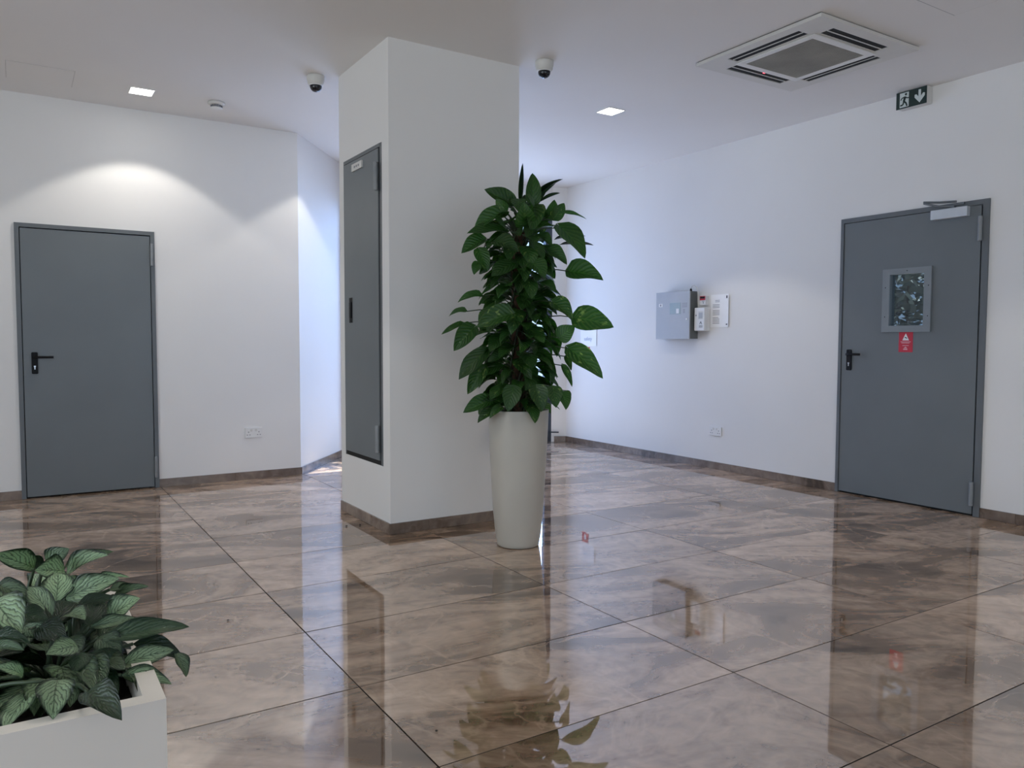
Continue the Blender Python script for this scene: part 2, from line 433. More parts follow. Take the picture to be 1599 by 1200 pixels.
prism(b, [(XR, 7.63), (5.435, 7.705), (5.49, 7.78), (XR + .18, 7.80), (XR + .18, 7.63)], 0, HT)
obj('wall_end', b, 'wall', label='short white return wall at the far end of the right wall', **S)
b = B()
for a in ((-4.6, XR + .18, 0, .35), (-4.6, XR + .18, 2.75, HT), (-4.6, -3.0, .35, 2.75), (4.3, XR + .18, .35, 2.75)):
    box(b, a[0], a[1], -3.68, -3.5, a[2], a[3])
obj('wall_rear', b, 'wall', label='white wall with a wide window behind the camera', **S)
b = B()
for a in ((-3.68, YL + .16, 0, .35), (-3.68, YL + .16, 2.75, HT), (-3.68, -1.0, .35, 2.75), (4.2, YL + .16, .35, 2.75)):
    box(b, -4.68, -4.5, a[0], a[1], a[2], a[3])
obj('wall_side', b, 'wall', label='white wall with a wide window far to the left', **S)

# column with a niche for the cupboard door
cx0, cx1, cy0, cy1 = 1.943, 2.885, 4.482, 5.340
HY0, HY1, HZ0, HZ1 = 4.590, 5.250, 0.413, 2.437
b = B()
box(b, cx0 + .1, cx1, cy0, cy1, 0, H)
box(b, cx0, cx0 + .1, cy0, HY0, 0, H)
box(b, cx0, cx0 + .1, HY1, cy1, 0, H)
box(b, cx0, cx0 + .1, HY0, HY1, 0, HZ0)
box(b, cx0, cx0 + .1, HY0, HY1, HZ1, H)
obj('wall_column', b, 'wall', label='square white column in the middle with a tall cupboard door', **S)

# skirting: one porcelain strip after another
def skirting(name, label, p0, p1, joints, n, h=0.068, th=0.011):
    """p0->p1 on the wall face, joints = distances along, n = into the room"""
    p0, p1, n = V(p0), V(p1), V(n)
    d = (p1 - p0); Ln = d.length; d.normalize()
    root = empty(name, (p0.x, p0.y, 0), label, None, kind='structure')
    cuts = [0] + [j for j in joints if 0 < j < Ln] + [Ln]
    for a, c in zip(cuts, cuts[1:]):
        A, C = p0 + d * (a + .0008), p0 + d * (c - .0008)
        bb = B()
        prism(bb, [(A.x, A.y), (C.x, C.y), (C.x + n.x * th, C.y + n.y * th), (A.x + n.x * th, A.y + n.y * th)], 0.0008, h)
        obj('skirting_tile', bb, 'skirt', root)
skirting('baseboard_left', 'brown tile skirting along the left wall', (D1[1] + .002, YL), (XC + .005, YL), [0.607], (0, -1))
skirting('baseboard_corner', 'brown tile skirting left of the left door', (D1[0] - .002, YL), (-4.48, YL), [1.2 * k for k in range(1, 4)], (0, -1))
skirting('baseboard_far', 'pale lit tile skirting along the slanting wall', (XC, YL), tuple(V((XC, YL)) + od * 1.17), [0.55], tuple(-on_))
skirting('baseboard_right', 'brown tile skirting between the right door and the far end', (XR, D2[1] + .004), (XR, 7.625), [1.104, 2.322, 3.54], (-1, 0))
skirting('baseboard_near', 'brown tile skirting right of the glazed door', (XR, D2[0] - .004), (XR, -3.4), [.23 + 1.2 * k for k in range(5)], (-1, 0))
skirting('baseboard_end', 'brown tile skirting on the short return wall', (XR - .01, 7.62), (5.462, 7.683), [], (-.42, -.9))
skirting('baseboard_front', 'brown tile skirting on the front of the column', (cx0 - .011, cy0), (cx1 + .011, cy0), [0.271], (0, -1))
skirting('baseboard_column', 'brown tile skirting on the cupboard side of the column', (cx0, cy0), (cx0, cy1), [0.30], (-1, 0))
skirting('baseboard_back', 'brown tile skirting on the far side of the column', (cx1, cy0), (cx1, cy1), [0.5], (1, 0))

# ------------------------------------------------------------------ windows
def glazed(name, label, A, Bv, inn, n_, head=2.62):
    fd = (Bv - A).normalized(); FL = (Bv - A).length
    mid = (A + Bv) / 2
    root = empty(name, (mid.x, mid.y, 0), label, None, kind='structure')
    def fbar(t0, t1, z0, z1, th=.03):
        bb = B()
        a, c = A + fd * t0, A + fd * t1
        prism(bb, [tuple((a + inn * th).xy), tuple((c + inn * th).xy), tuple((c - inn * th).xy), tuple((a - inn * th).xy)], z0, z1)
        return bb
    st = FL / n_
    for k in range(n_ + 1):
        t = min(max(k * st, .03), FL - .03)
        obj('post', fbar(t - .03, t + (.03 if k else .075), .0005, head if k < n_ else H - .0005), 'post', root)
    obj('sill', fbar(.061, FL - .061, 0.001, .06, .028), 'post', root)
    obj('transom', fbar(0, FL - .061, head + .001, head + .06, .028), 'post', root)
    obj('head_panel', fbar(0, FL - .061, head + .061, H - .0005, .02), 'wall', root)
    for k in range(n_):
        t0, t1 = k * st + (.106 if k == 0 else .031), (k + 1) * st - (.061 if k == n_ - 1 else .031)
        obj('pane', fbar(t0, t1, .061, head - .001, .004), 'glass', root)
    return root
w1 = glazed('window_1', 'dark framed glazed front behind the column', FA, FB, fin, 3)
b = B(); p = FA + fin * .031 + fdir * .03 + V((0, 0, .12)); tube(b, [p, p + fin * .03, p + fin * .03 + V((.07, -.05, 0))], .008)
obj('door_stop', b, 'post', w1)

def window_y(name, label, axis, x0, x1, z0, z1, c, n):
    root = empty(name, (((x0 + x1) / 2, c, 0) if axis == 'x' else (c, (x0 + x1) / 2, 0)), label, None, kind='structure')
    def bar(a0, a1, zz0, zz1, th): return bx(a0, a1, c - th, c + th, zz0, zz1) if axis == 'x' else bx(c - th, c + th, a0, a1, zz0, zz1)
    st = (x1 - x0) / n
    for k in range(n + 1):
        xx = min(max(x0 + k * st, x0 + .03), x1 - .03)
        obj('mullion', bar(xx - .03, xx + .03, z0, z1, .035), 'post', root)
    obj('sill', bar(x0, x1, z0 - .03, z0 - .001, .09), 'white', root)
    for k in range(n):
        a0 = x0 + k * st + (.061 if k == 0 else .031); a1 = x0 + (k + 1) * st - (.061 if k == n - 1 else .031)
        obj('pane', bar(a0, a1, z0 + .001, z1 - .001, .004), 'glass', root)
window_y('window_2', 'wide dark framed window behind the camera', 'x', -3.0, 4.3, .382, 2.749, -3.57, 5)
window_y('window_3', 'wide dark framed window far to the left', 'y', -1.0, 4.2, .382, 2.749, -4.57, 4)

obj('sun_blocker', bx(5.78, 7.6, 2.3, 4.6, 2.45, 2.6), 'terrace', label='added concrete slab outside above the right door, blocking the sun', **S)  # unseen slab added to keep sun out of the vision panel
obj('ground', bx(-12, 14, -10, 18, -0.35, -0.2), 'terrace', label='pale paved ground outside', **S)

# ------------------------------------------------------------------ doors
def handle(parent, origin, along, out, plate_h=0.165):
    """black plate with a lever; origin = plate centre on the leaf face, along = lever direction"""
    o, a, n = V(origin), V(along), V(out)
    z = V((0, 0, 1))
    bb = B()
    c = o + n * .005
    pts = []
    hw, hh, r = .021, plate_h / 2, .008
    for sx, sz in ((1, 1), (-1, 1), (-1, -1), (1, -1)):
        for q in range(4):
            t = (q / 3) * math.pi / 2 + {(1, 1): 0, (-1, 1): math.pi / 2, (-1, -1): math.pi, (1, -1): 1.5 * math.pi}[(sx, sz)]
            pts.append(o + a * (sx * (hw - r) + r * math.cos(t)) + z * (sz * (hh - r) + r * math.sin(t)))
    plate(bb, pts, n, .009)
    h = obj('handle_plate', bb, 'black', parent)
    bb = B()
    s = o + n * .009 + z * .045
    tube(bb, [s, s + n * .03], .0105, seg=12)
    path = [s + n * .022 - a * .004, s + n * .036 + a * .008, s + n * .042 + a * .03, s + n * .042 + a * .075, s + n * .04 + a * .122]
    tube(bb, path, .0095, .0085, seg=10)
    obj('lever', bb, 'black', h, smooth=True)
    bb = B()
    k = o + n * .0092 - z * .032
    pts = [k + a * x * .006 + z * y for x, y in ((1, .012), (-1, .012), (-1.15, .006), (-.55, -.002), (-.55, -.016), (.55, -.016), (.55, -.002), (1.15, .006))]
    plate(bb, pts, n, .003)
    obj('key_cylinder', bb, 'steel', h)
def hinge(parent, base, h, r, mat='hinge'):
    bb = B()
    p = V(base)
    lathe(bb, p, [(0, 0), (r * .8, 0), (r, .004), (r, h * .28), (r * .86, h * .285), (r * .86, h * .30), (r, h * .305), (r, h - .004), (r * .8, h), (0, h)], 14)
    obj('hinge', bb, mat, parent, smooth=False)

# left door, in the left wall (faces -y)
d1 = empty('door_1', (D1[0], YL, 0), 'plain grey steel door with black lever handle on the left wall', None, kind='structure')
x0, x1, zt = D1
b = B(); ft = .027
box(b, x0 - .003, x0 + ft, YL - .014, YL + .05, 0.001, zt + .003)
box(b, x1 - ft, x1 + .003, YL - .014, YL + .05, 0.001, zt + .003)
box(b, x0 + ft, x1 - ft, YL - .014, YL + .05, zt - ft, zt + .003)
obj('frame', b, 'frame', d1)
lf1 = obj('leaf', bx(x0 + ft + .005, x1 - ft - .005, YL - .008, YL + .036, .012, zt - ft - .006, bev=.002), 'door', d1)
obj('gap_shade', bx(x0 + ft - .001, x1 - ft + .001, YL + .037, YL + .047, .0002, zt - ft + .001), 'gap', d1)  # black backing paints the shade in the gaps round the leaf
handle(lf1, (x0 + .105, YL - .008, 1.032), (1, 0, 0), (0, -1, 0))
for z0, z1 in ((1.806, 1.985), (.086, .258)):
    hinge(d1, (x1 - .020, YL - .024, z0), z1 - z0, .0125)

# right door, in the right wall (faces -x)
ft = .031
d2 = empty('door_2', (XR, D2[0], 0), 'grey steel door with small vision panel on the right wall', None, kind='structure')
y0, y1, zt = D2
b = B()
box(b, XR - .014, XR + .06, y0 - .003, y0 + ft + .008, 0.001, zt + .003)
box(b, XR - .014, XR + .06, y1 - ft + .008, y1 + .003, 0.001, zt + .003)
box(b, XR - .014, XR + .06, y0 + ft + .008, y1 - ft + .008, zt - ft, zt + .003)
obj('frame', b, 'frame', d2)
wy0, wy1, wz0, wz1 = 3.228, 3.497, 1.330, 1.716
ly0, ly1, lz0, lz1 = y0 + ft + .020, y1 - ft + .003, .014, zt - ft - .005
lx0, lx1 = XR - .008, XR + .050
b = B()
box(b, lx0, lx1, ly0, wy0, lz0, lz1); box(b, lx0, lx1, wy1, ly1, lz0, lz1)
box(b, lx0, lx1, wy0, wy1, lz0, wz0); box(b, lx0, lx1, wy0, wy1, wz1, lz1)
lf2 = obj('leaf', b, 'door', d2)
b = B()
oy0, oy1, oz0, oz1 = 3.176, 3.552, 1.285, 1.757
fx0 = lx0 - .015
box(b, fx0, lx0 + .0, oy0, wy0 + .002, oz0, oz1); box(b, fx0, lx0 + .0, wy1 - .002, oy1, oz0, oz1)
box(b, fx0, lx0 + .0, wy0 + .002, wy1 - .002, oz0, wz0 + .002); box(b, fx0, lx0, wy0 + .002, wy1 - .002, wz1 - .002, oz1)
vf = obj('vision_frame', b, 'vision', lf2)
obj('pane', bx(XR + .016, XR + .022, wy0 + .001, wy1 - .001, wz0 + .001, wz1 - .001), 'doorglass', lf2)
b = B()
for yy, zz in ((oy1 - .025, 1.62), (oy1 - .025, 1.40), (oy0 + .02, 1.62), (oy0 + .02, 1.40), (3.36, oz1 - .02)):
    lathe(b, (fx0, yy, zz), [(.004, 0), (.004, .001), (0, .002)], 8, V((-1, 0, 0)))
obj('screws', b, 'gap', lf2, kind='stuff')
handle(lf2, (lx0, 3.826, 1.068), (0, -1, 0), (-1, 0, 0))
for z0, z1 in ((1.900, 2.070), (.073, .243)):
    hinge(d2, (XR - .026, y0 + .048, z0), z1 - z0, .0145)
# shade of the shut gap on the hinge side, painted as a black strip
obj('gap_shade', bx(XR + .051, XR + .058, y0 + ft, y0 + ft + .03, .015, zt - ft), 'gap', d2)
obj('light_stop', bx(XR + .012, XR + .058, y0 + ft + .009, y1 - ft + .007, .0004, .012), 'gap', d2)  # added black strip, stops daylight leaking under the leaf
# closer
cl = obj('closer', bx(lx0 - .048, lx0 - .001, 2.925, 3.180, 2.078, 2.146, bev=.004), 'alu', lf2, label='silver closer box')
b = B()
s = V((lx0 - .025, 3.03, 2.150))
box(b, s.x - .012, s.x + .012, s.y - .012, s.y + .012, 2.146, 2.162)
tube(b, [s + V((0, 0, .008)), V((XR - .06, 3.12, 2.168)), V((XR - .045, 3.235, 2.205))], .008, seg=8)
tube(b, [V((XR - .05, 3.235, 2.213)), V((XR - .03, 3.13, 2.20)), V((XR - .018, 3.02, 2.192))], .008, seg=8)
box(b, XR - .028, XR - .0145, 2.96, 3.06, 2.165, 2.180)
obj('closer_arm', b, 'frame', lf2, label='dark folded closer arm')
# red notice below the vision panel
st = obj('notice', bx(lx0 - .002, lx0 - .0003, 3.308, 3.417, 1.135, 1.284, bev=.0006), 'red', lf2, label='small red warning notice with white triangle')
nx = lx0 - .002
b = B(); n = (-1, 0, 0)
plate(b, [(nx, 3.389, 1.222), (nx, 3.337, 1.222), (nx, 3.363, 1.275)], n, .0006)
obj('triangle', b, 'label', st)
b = B()
plate(b, [(nx - .0006, 3.372, 1.243), (nx - .0006, 3.353, 1.235), (nx - .0006, 3.351, 1.240), (nx - .0006, 3.366, 1.249)], n, .0004)
obj('symbol', b, 'inkdark', st)
b = B()
for zz, w0, w1_ in ((1.212, .040, .040), (1.203, .032, .030), (1.184, .024, .024)):
    box(b, nx - .0005, nx, 3.363 - w1_, 3.363 + w0, zz - .0022, zz + .0022)
plate(b, [(nx, 3.377, 1.164), (nx, 3.349, 1.164), (nx, 3.363, 1.177)], n, .0005)
box(b, nx - .0005, nx, 3.348, 3.380, 1.152, 1.161)
obj('print', b, 'redwhite', st)

# cupboard door in the column (faces -x)
d3 = empty('door_3', (cx0, HY0, HZ0), 'tall narrow grey cupboard door set into the column', None, kind='structure')
b = B(); f3 = .026
box(b, cx0 - .002, cx0 + .05, HY0 + .001, HY0 + f3, HZ0 + .001, HZ1 - .001)
box(b, cx0 - .003, cx0 + .05, HY1 - .014, HY1 - .001, HZ0 + .001, HZ1 - .001)
box(b, cx0 - .003, cx0 + .05, HY0 + f3, HY1 - .014, HZ1 - .024, HZ1 - .001)
obj('frame', b, 'frame', d3)
lf3 = obj('leaf', bx(cx0 - .005, cx0 + .030, HY0 + f3 + .024, HY1 - .017, HZ0 + .030, HZ1 - .028, bev=.002), 'door', d3)
obj('gap_shade', bx(cx0 + .052, cx0 + .06, HY0 + .01, HY1 - .01, HZ0 + .01, HZ1 - .01), 'gap', d3)
obj('gap_shade', bx(cx0 + .002, cx0 + .03, HY0 + f3 + .0005, HY1 - .0145, HZ0 + .0005, HZ0 + .029), 'gap', d3)  # black strips in the bottom and hinge gaps paint their shade
obj('gap_shade', bx(cx0 + .004, cx0 + .03, HY0 + f3 + .0005, HY0 + f3 + .0235, HZ0 + .0295, HZ1 - .0245), 'gap', d3)
hinge(d3, (cx0 - .022, HY0 + f3 + .018, 2.145), .175, .014)
hinge(d3, (cx0 - .022, HY0 + f3 + .018, .495), .175, .014)
b = B(); box(b, cx0 - .008, cx0 - .0032, 5.095, 5.150, 1.33, 1.50, bev=.002); box(b, cx0 - .014, cx0 - .008, 5.105, 5.140, 1.36, 1.47, bev=.003)
obj('handle', b, 'black', lf3)
lb = obj('label_plate', bx(cx0 - .016, cx0 - .0032, 4.885, 5.065, 2.335, 2.382, bev=.001), 'offwhite', lf3, label='small white label plate')
b = B()
for yy in (4.93, 4.965, 5.0): box(b, cx0 - .0166, cx0 - .016, yy, yy + .018, 2.352, 2.366)
obj('print', b, 'ink', lb)

# ------------------------------------------------------------------ ceiling fittings
def downlight(cx, cy, label, power, angle=108):
    r = empty('downlight', (cx, cy, H), label, 'ceiling light', 'recessed square downlights')
    b = B(); o, i = .083, .076
    for a in ((-o, o, -o, -i), (-o, o, i, o), (-o, -i, -i, i), (i, o, -i, i)):
        box(b, cx + a[0], cx + a[1], cy + a[2], cy + a[3], H - .004, H - .0005)
    obj('trim_ring', b, 'white', r)
    obj('diffuser', bx(cx - i + .001, cx + i - .001, cy - i + .001, cy + i - .001, H - .003, H - .001), 'lamp', r)
    l = bpy.data.lights.new('beam', 'SPOT'); l.energy = power; l.spot_size = math.radians(angle); l.spot_blend = 0.18
    l.color = (1, 0.95, 0.87); l.shadow_soft_size = 0.05
    s = bpy.data.objects.new('beam', l); COL.objects.link(s); s.parent = r; s.location = (0, 0, -.012)
    return r
downlight(0.83, 6.43, 'glowing square downlight above the left grey door', 21)
downlight(4.045, 4.94, 'glowing square downlight right of the dome camera nearest the plant', 26)
downlight(2.55, 6.43, 'glowing square downlight hidden behind the column', 24)
downlight(4.045, 1.4, 'square downlight outside the frame at the right', 30)
downlight(0.83, 2.6, 'square downlight outside the frame above the planter', 30)

def dome(cx, cy, label):
    r = empty('dome_camera', (cx, cy, H), label, 'security camera', 'dome cameras on the ceiling')
    b = B(); lathe(b, (cx, cy, H - .0005), [(0, 0), (.060, 0), (.061, -.006), (.061, -.030), (.057, -.034), (.055, -.054), (.047, -.062), (.043, -.062), (0, -.062)], 36)
    obj('housing', b, 'offwhite', r, smooth=True)
    b = B(); pr = [(.0405, 0)] + [(.0405 * math.cos(t), -.010 - .036 * math.sin(t)) for t in [k * math.pi / 16 for k in range(8)]] + [(0, -.046)]
    lathe(b, (cx, cy, H - .0627), pr, 32)
    obj('dome', b, 'dome', r, smooth=True)
    b = B(); lathe(b, (cx, cy, H - .0625), [(.041, 0), (.0465, 0), (.0465, -.004), (.041, -.005)], 36)
    obj('ring', b, 'white', r, smooth=True)
dome(1.804, 5.408, 'white dome security camera left of the column')
dome(2.973, 4.316, 'white dome security camera right of the column')

r = empty('smoke_detector', (1.353, 6.408, H), 'small white smoke detector on the ceiling between downlight and camera', 'smoke detector')
b = B(); lathe(b, (1.353, 6.408, H - .0005), [(0, 0), (.062, 0), (.063, -.012), (.055, -.022), (.046, -.024), (0, -.024)], 32)
obj('base', b, 'offwhite', r, smooth=True)
b = B()
for k in range(12):
    t = 2 * math.pi * k / 12
    c = V((1.353 + .040 * math.cos(t), 6.408 + .040 * math.sin(t), H - .033))
    box(b, c.x - .004, c.x + .004, c.y - .004, c.y + .004, c.z - .008, c.z + .0085)
obj('vents', b, 'ink', r)
b = B(); lathe(b, (1.353, 6.408, H - .0415), [(0, 0), (.046, 0), (.044, -.006), (.030, -.011), (0, -.013)], 32)
obj('cap', b, 'white', r, smooth=True)

def access(name, label, x0, x1, y0, y1, gapmat='ink'):
    r = empty(name, ((x0 + x1) / 2, (y0 + y1) / 2, H), label, 'access panel')
    obj('shadow_gap', bx(x0, x1, y0, y1, H - .0014, H - .0004), gapmat, r)
    obj('hatch', bx(x0 + .005, x1 - .005, y0 + .005, y1 - .005, H - .0032, H - .0015), 'ceil', r)
access('ceiling_access_panel', 'white ceiling access panel at the top right corner', 3.895, 4.495, 1.878, 2.478)
access('ceiling_access_panel', 'faint white ceiling access panel near the left corner', -0.013, 0.391, 6.20, 6.60, 'faint')

# air conditioner cassette
ax, ay = 4.297, 3.318
ac = empty('ceiling_air_conditioner', (ax, ay, H), 'white square cassette air conditioner set in the ceiling', 'air conditioner')
bp = [-.475, -.404, -.312, -.27, .27, .312, .404, .475]
b = B()
ZB = H - .026
def slot(i, j):
    mx = (bp[i] + bp[i + 1]) / 2; my = (bp[j] + bp[j + 1]) / 2
    return (.312 < abs(mx) < .404 and abs(my) < .27) or (.312 < abs(my) < .404 and abs(mx) < .27)
for i in range(7):
    for j in range(7):
        if not slot(i, j): box(b, ax + bp[i], ax + bp[i + 1], ay + bp[j], ay + bp[j + 1], ZB, H - .006)
bmesh.ops.remove_doubles(b, verts=b.verts, dist=1e-5)
obj('panel', b, 'offwhite', ac)
obj('shadow_line', bx(ax - .468, ax + .468, ay - .468, ay + .468, H - .0055, H - .0005), 'gap', ac)  # black inset slab painting the shadow between panel and ceiling
b = B(); o, i = .300, .252
for a in ((-o, o, -o, -i), (-o, o, i, o), (-o, -i, -i, i), (i, o, -i, i)):
    box(b, ax + a[0], ax + a[1], ay + a[2], ay + a[3], ZB - .008, ZB - .0005, bev=.002, seg=1)
obj('intake_frame', b, 'white', ac)
gr = obj('intake_grille', bx(ax - .2515, ax + .2515, ay - .2515, ay + .2515, ZB - .002, ZB - .0006), 'acgrille2', ac, label='dusty grey intake grille')
b = B()
for k in range(41):
    t = -.25 + .5 * k / 40
    box(b, ax + t - .002, ax + t + .002, ay - .251, ay + .251, ZB - .0055, ZB - .0021)
    box(b, ax - .251, ax + .251, ay + t - .002, ay + t + .002, ZB - .0065, ZB - .0030)
obj('grille_bars', b, 'acgrille', gr, kind='stuff')
for dx, dy in ((1, 0), (-1, 0), (0, 1), (0, -1)):
    if dx: a = (ax + dx * .358 - .046, ax + dx * .358 + .046, ay - .27, ay + .27)
    else: a = (ax - .27, ax + .27, ay + dy * .358 - .046, ay + dy * .358 + .046)
    ou = obj('air_outlet', bx(a[0] + .0005, a[1] - .0005, a[2] + .0005, a[3] - .0005, ZB + .005, ZB + .009), 'gap', ac, label='dark slot outlet')  # black plate just inside the slot paints the darkness of its depth
    b = B()
    if dx: box(b, ax + dx * .358 - .0028, ax + dx * .358 + .0028, a[2] + .004, a[3] - .004, ZB + .001, ZB + .0048)
    else: box(b, a[0] + .004, a[1] - .004, ay + dy * .358 - .0028, ay + dy * .358 + .0028, ZB + .001, ZB + .0048)
    obj('louvre', b, 'offwhite', ou)
obj('indicator_light', bx(ax - .025, ax - .009, ay + .300, ay + .308, ZB - .009, ZB - .0003), 'led', ac, label='small red indicator light')

# exit sign, on the right wall right under the ceiling
ex0, ey0, ey1, ez0, ez1 = 5.516, 3.219, 3.447, 2.912, 3.030
ex = empty('exit_sign', (XR, (ey0 + ey1) / 2, ez0), 'dark green running man exit sign with down arrow above the glazed door', 'exit sign')
obj('housing', bx(ex0 + .004, XR - .001, ey0 + .003, ey1 - .003, ez0 + .003, H - .002, bev=.003), 'offwhite', ex)
fp = obj('face_plate', bx(ex0, ex0 + .0035, ey0, ey1, ez0, ez1 + .003), 'signgreen', ex, label='dark green sign face')
W_, H_ = ey1 - ey0, ez1 - ez0
def sg(u, v): return V((ex0 - .0002, ey1 - u * W_, ez1 - v * H_))      # u left->right, v top->down
b = B(); plate(b, [sg(.12, .05), sg(.12, .93), sg(.42, .93), sg(.42, .05)], n, .0006)
obj('doorway', b, 'signwhite', fp)
b = B()
k = V((-.0008, 0, 0))
def limb(a, c, w_): quad_bar(b, sg(*a) + k, sg(*c) + k, w_, n, .0005)
limb((.30, .30), (.26, .58), .017); limb((.29, .32), (.20, .36), .008); limb((.20, .35), (.155, .48), .008)
limb((.30, .31), (.35, .40), .008); limb((.35, .40), (.42, .42), .008)
limb((.26, .56), (.33, .70), .011); limb((.33, .69), (.37, .90), .011); limb((.26, .55), (.23, .78), .011); limb((.23, .78), (.14, .80), .011)
hp = [sg(.325, .17) + k + V((0, math.cos(t) * .0085, math.sin(t) * .0085)) for t in [2 * math.pi * q / 14 for q in range(14)]]
plate(b, hp, n, .0005)
obj('running_figure', b, 'signgreen', fp)
b = B()
plate(b, [sg(.735, .10), sg(.735, .50), sg(.665, .34), sg(.61, .36), sg(.61, .52), sg(.775, .88), sg(.94, .52), sg(.94, .36), sg(.885, .34), sg(.815, .50), sg(.815, .10)], n, .0006)
obj('arrow', b, 'signwhite', fp)

# ------------------------------------------------------------------ right wall fittings
px0 = 5.476
ap = empty('alarm_panel', (XR, 5.70, 1.235), 'large grey metal fire alarm control panel on the right wall', 'alarm panel')
A0, A1, Z0, Z1 = 5.472, 5.937, 1.236, 1.700
obj('cabinet', bx(px0 + .014, XR - .0008, A0 + .004, A1 - .004, Z0 + .003, Z1 - .003, bev=.002), 'cabinet', ap, label='grey cabinet body with its side shade in the colour')
pd = obj('front_door', bx(px0, px0 + .0135, A0, A1, Z0, Z1, bev=.002), 'panel', ap)
def pu(u0, u1, v0, v1, t0, t1):
    return bx(px0 - t1, px0 - t0, A1 - u1 * (A1 - A0), A1 - u0 * (A1 - A0), Z1 - v1 * (Z1 - Z0), Z1 - v0 * (Z1 - Z0))
obj('fascia', pu(.08, .97, .19, .56, 0.0003, .0012), 'panel', pd)
obj('display', pu(.425, .745, .235, .475, .0014, .0035), 'lcd', pd, label='grey green display')
obj('display_label', pu(.62, .70, .36, .46, .0037, .0045), 'label', pd)
b = pu(.09, .20, .24, .31, .0014, .002); obj('logo_label', b, 'label', pd)
b = pu(.125, .165, .255, .295, .0021, .0025); obj('logo_mark', b, 'ink', pd)
b = B()
for v in (.25, .285, .32):
    box(b, px0 - .0019, px0 - .0014, A1 - .94 * .465, A1 - .79 * .465, Z1 - (v + .012) * .464, Z1 - v * .464)
for v in (.38, .41, .44):
    box(b, px0 - .0019, px0 - .0014, A1 - .87 * .465, A1 - .82 * .465, Z1 - (v + .014) * .464, Z1 - v * .464)
obj('key_labels', b, 'ink', pd)
b = B(); lathe(b, (px0 - .0004, A1 - .92 * .465, Z1 - .585 * .464), [(0, 0), (.009, 0), (.009, .004), (0, .005)], 14, V((-1, 0, 0)))
obj('lock', b, 'white', pd)
b = B(); lathe(b, (px0 + .05, A0 + .035, Z1 - .003), [(.012, 0), (.012, .014), (.007, .026), (0, .026)], 12)
obj('cable_gland', b, 'black', ap)

su = empty('wall_unit', (XR, 5.375, 1.315), 'white wall box with black and white sticker beside the alarm panel', 'wall box')
obj('case', bx(5.526, XR - .001, 5.318, 5.450, 1.314, 1.536, bev=.005), 'white', su)
lidp = obj('cover', bx(5.518, 5.525, 5.320, 5.448, 1.316, 1.534, bev=.002), 'white', su)
sx = 5.518
obj('window_label', bx(sx - .0012, sx - .0002, 5.334, 5.398, 1.425, 1.502), 'offwhite', lidp)
obj('window_patch', bx(sx - .0018, sx - .0013, 5.341, 5.391, 1.432, 1.488), 'panel', lidp)
obj('sticker', bx(sx - .0012, sx - .0002, 5.325, 5.392, 1.336, 1.415), 'label', lidp)
b = B()
plate(b, [(sx - .0013, 5.380, 1.378), (sx - .0013, 5.372, 1.378), (sx - .0013, 5.362, 1.400), (sx - .0013, 5.366, 1.405)], n, .0004)
plate(b, [(sx - .0013, 5.362, 1.405), (sx - .0013, 5.345, 1.376), (sx - .0013, 5.352, 1.376), (sx - .0013, 5.368, 1.399)], n, .0004)
for v in (.350, .362): box(b, sx - .0017, sx - .0013, 5.338, 5.385, 1 + v - .0025, 1 + v + .0025)
obj('sticker_print', b, 'inkdark', lidp)
b = B(); lathe(b, (sx - .0003, 5.425, 1.462), [(0, 0), (.007, 0), (.007, .003), (0, .004)], 10, V((-1, 0, 0)))
obj('button', b, 'ink', lidp)

rb = empty('call_box', (XR, 5.37, 1.56), 'small white and red box above the white wall box', 'alarm box')
obj('case', bx(5.552, XR - .001, 5.338, 5.416, 1.562, 1.648, bev=.003), 'white', rb)
obj('red_band', bx(5.549, 5.5518, 5.343, 5.411, 1.606, 1.646), 'red', rb, label='red upper half')
obj('slot', bx(5.5475, 5.5489, 5.348, 5.406, 1.622, 1.640), 'gap', rb)
b = B()
box(b, 5.5505, 5.5518, 5.362, 5.372, 1.574, 1.590); box(b, 5.5505, 5.5518, 5.352, 5.385, 1.594, 1.599)
obj('print', b, 'ink', rb)

b = B()
tube(b, [V((px0 + .05, A0 + .035, 1.724)), V((px0 + .05, A0 + .022, 1.745)), V((px0 + .055, A0 - .005, 1.752)), V((px0 + .062, A0 - .028, 1.735)),
         V((px0 + .066, A0 - .043, 1.68)), V((px0 + .066, A0 - .046, 1.60)), V((px0 + .066, A0 - .050, 1.5365))], .0045, seg=8)
tag(obj('cable', b, 'offwhite', smooth=True), 'pale cable looping from the alarm panel top to the white box', 'cable')

def sheet(name, label, cat, y0, y1, z0, z1, bulge, mat='paper'):
    """a taped sheet: corners on the wall, free edge lifting"""
    bb = B(); nn = 10; th = .0006
    front, back = [], []
    for i in range(nn + 1):
        u = i / nn
        x = XR - .0012 - bulge * (u ** 3)
        y = y1 - u * (y1 - y0)
        front.append([bb.verts.new((x - th, y, z)) for z in (z0, z1)])
        back.append([bb.verts.new((x, y, z)) for z in (z0, z1)])
    for L in (front, back):
        for i in range(nn): bb.faces.new((L[i][0], L[i + 1][0], L[i + 1][1], L[i][1]))
    for i in range(nn):
        for q in (0, 1): bb.faces.new((front[i][q], front[i + 1][q], back[i + 1][q], back[i][q]))
    for i in (0, nn): bb.faces.new((front[i][0], front[i][1], back[i][1], back[i][0]))
    return obj(name, bb, mat, label=label, cat=cat)
pp = sheet('notice_sheet', 'white printed paper notice right of the white wall box', 'notice', 5.083, 5.312, 1.348, 1.655, .010)
b = B()
rp = random.Random(5)
xw = XR - .0026
for k in range(17):
    z = 1.600 - k * .0135
    if k in (2, 6, 11): continue
    ya = 5.285 - (0.03 if k < 2 else 0); yb = ya - (rp.uniform(.07, .13) if k > 3 else .10)
    box(b, xw - .0004, xw, yb, ya, z - .0022, z + .0022)
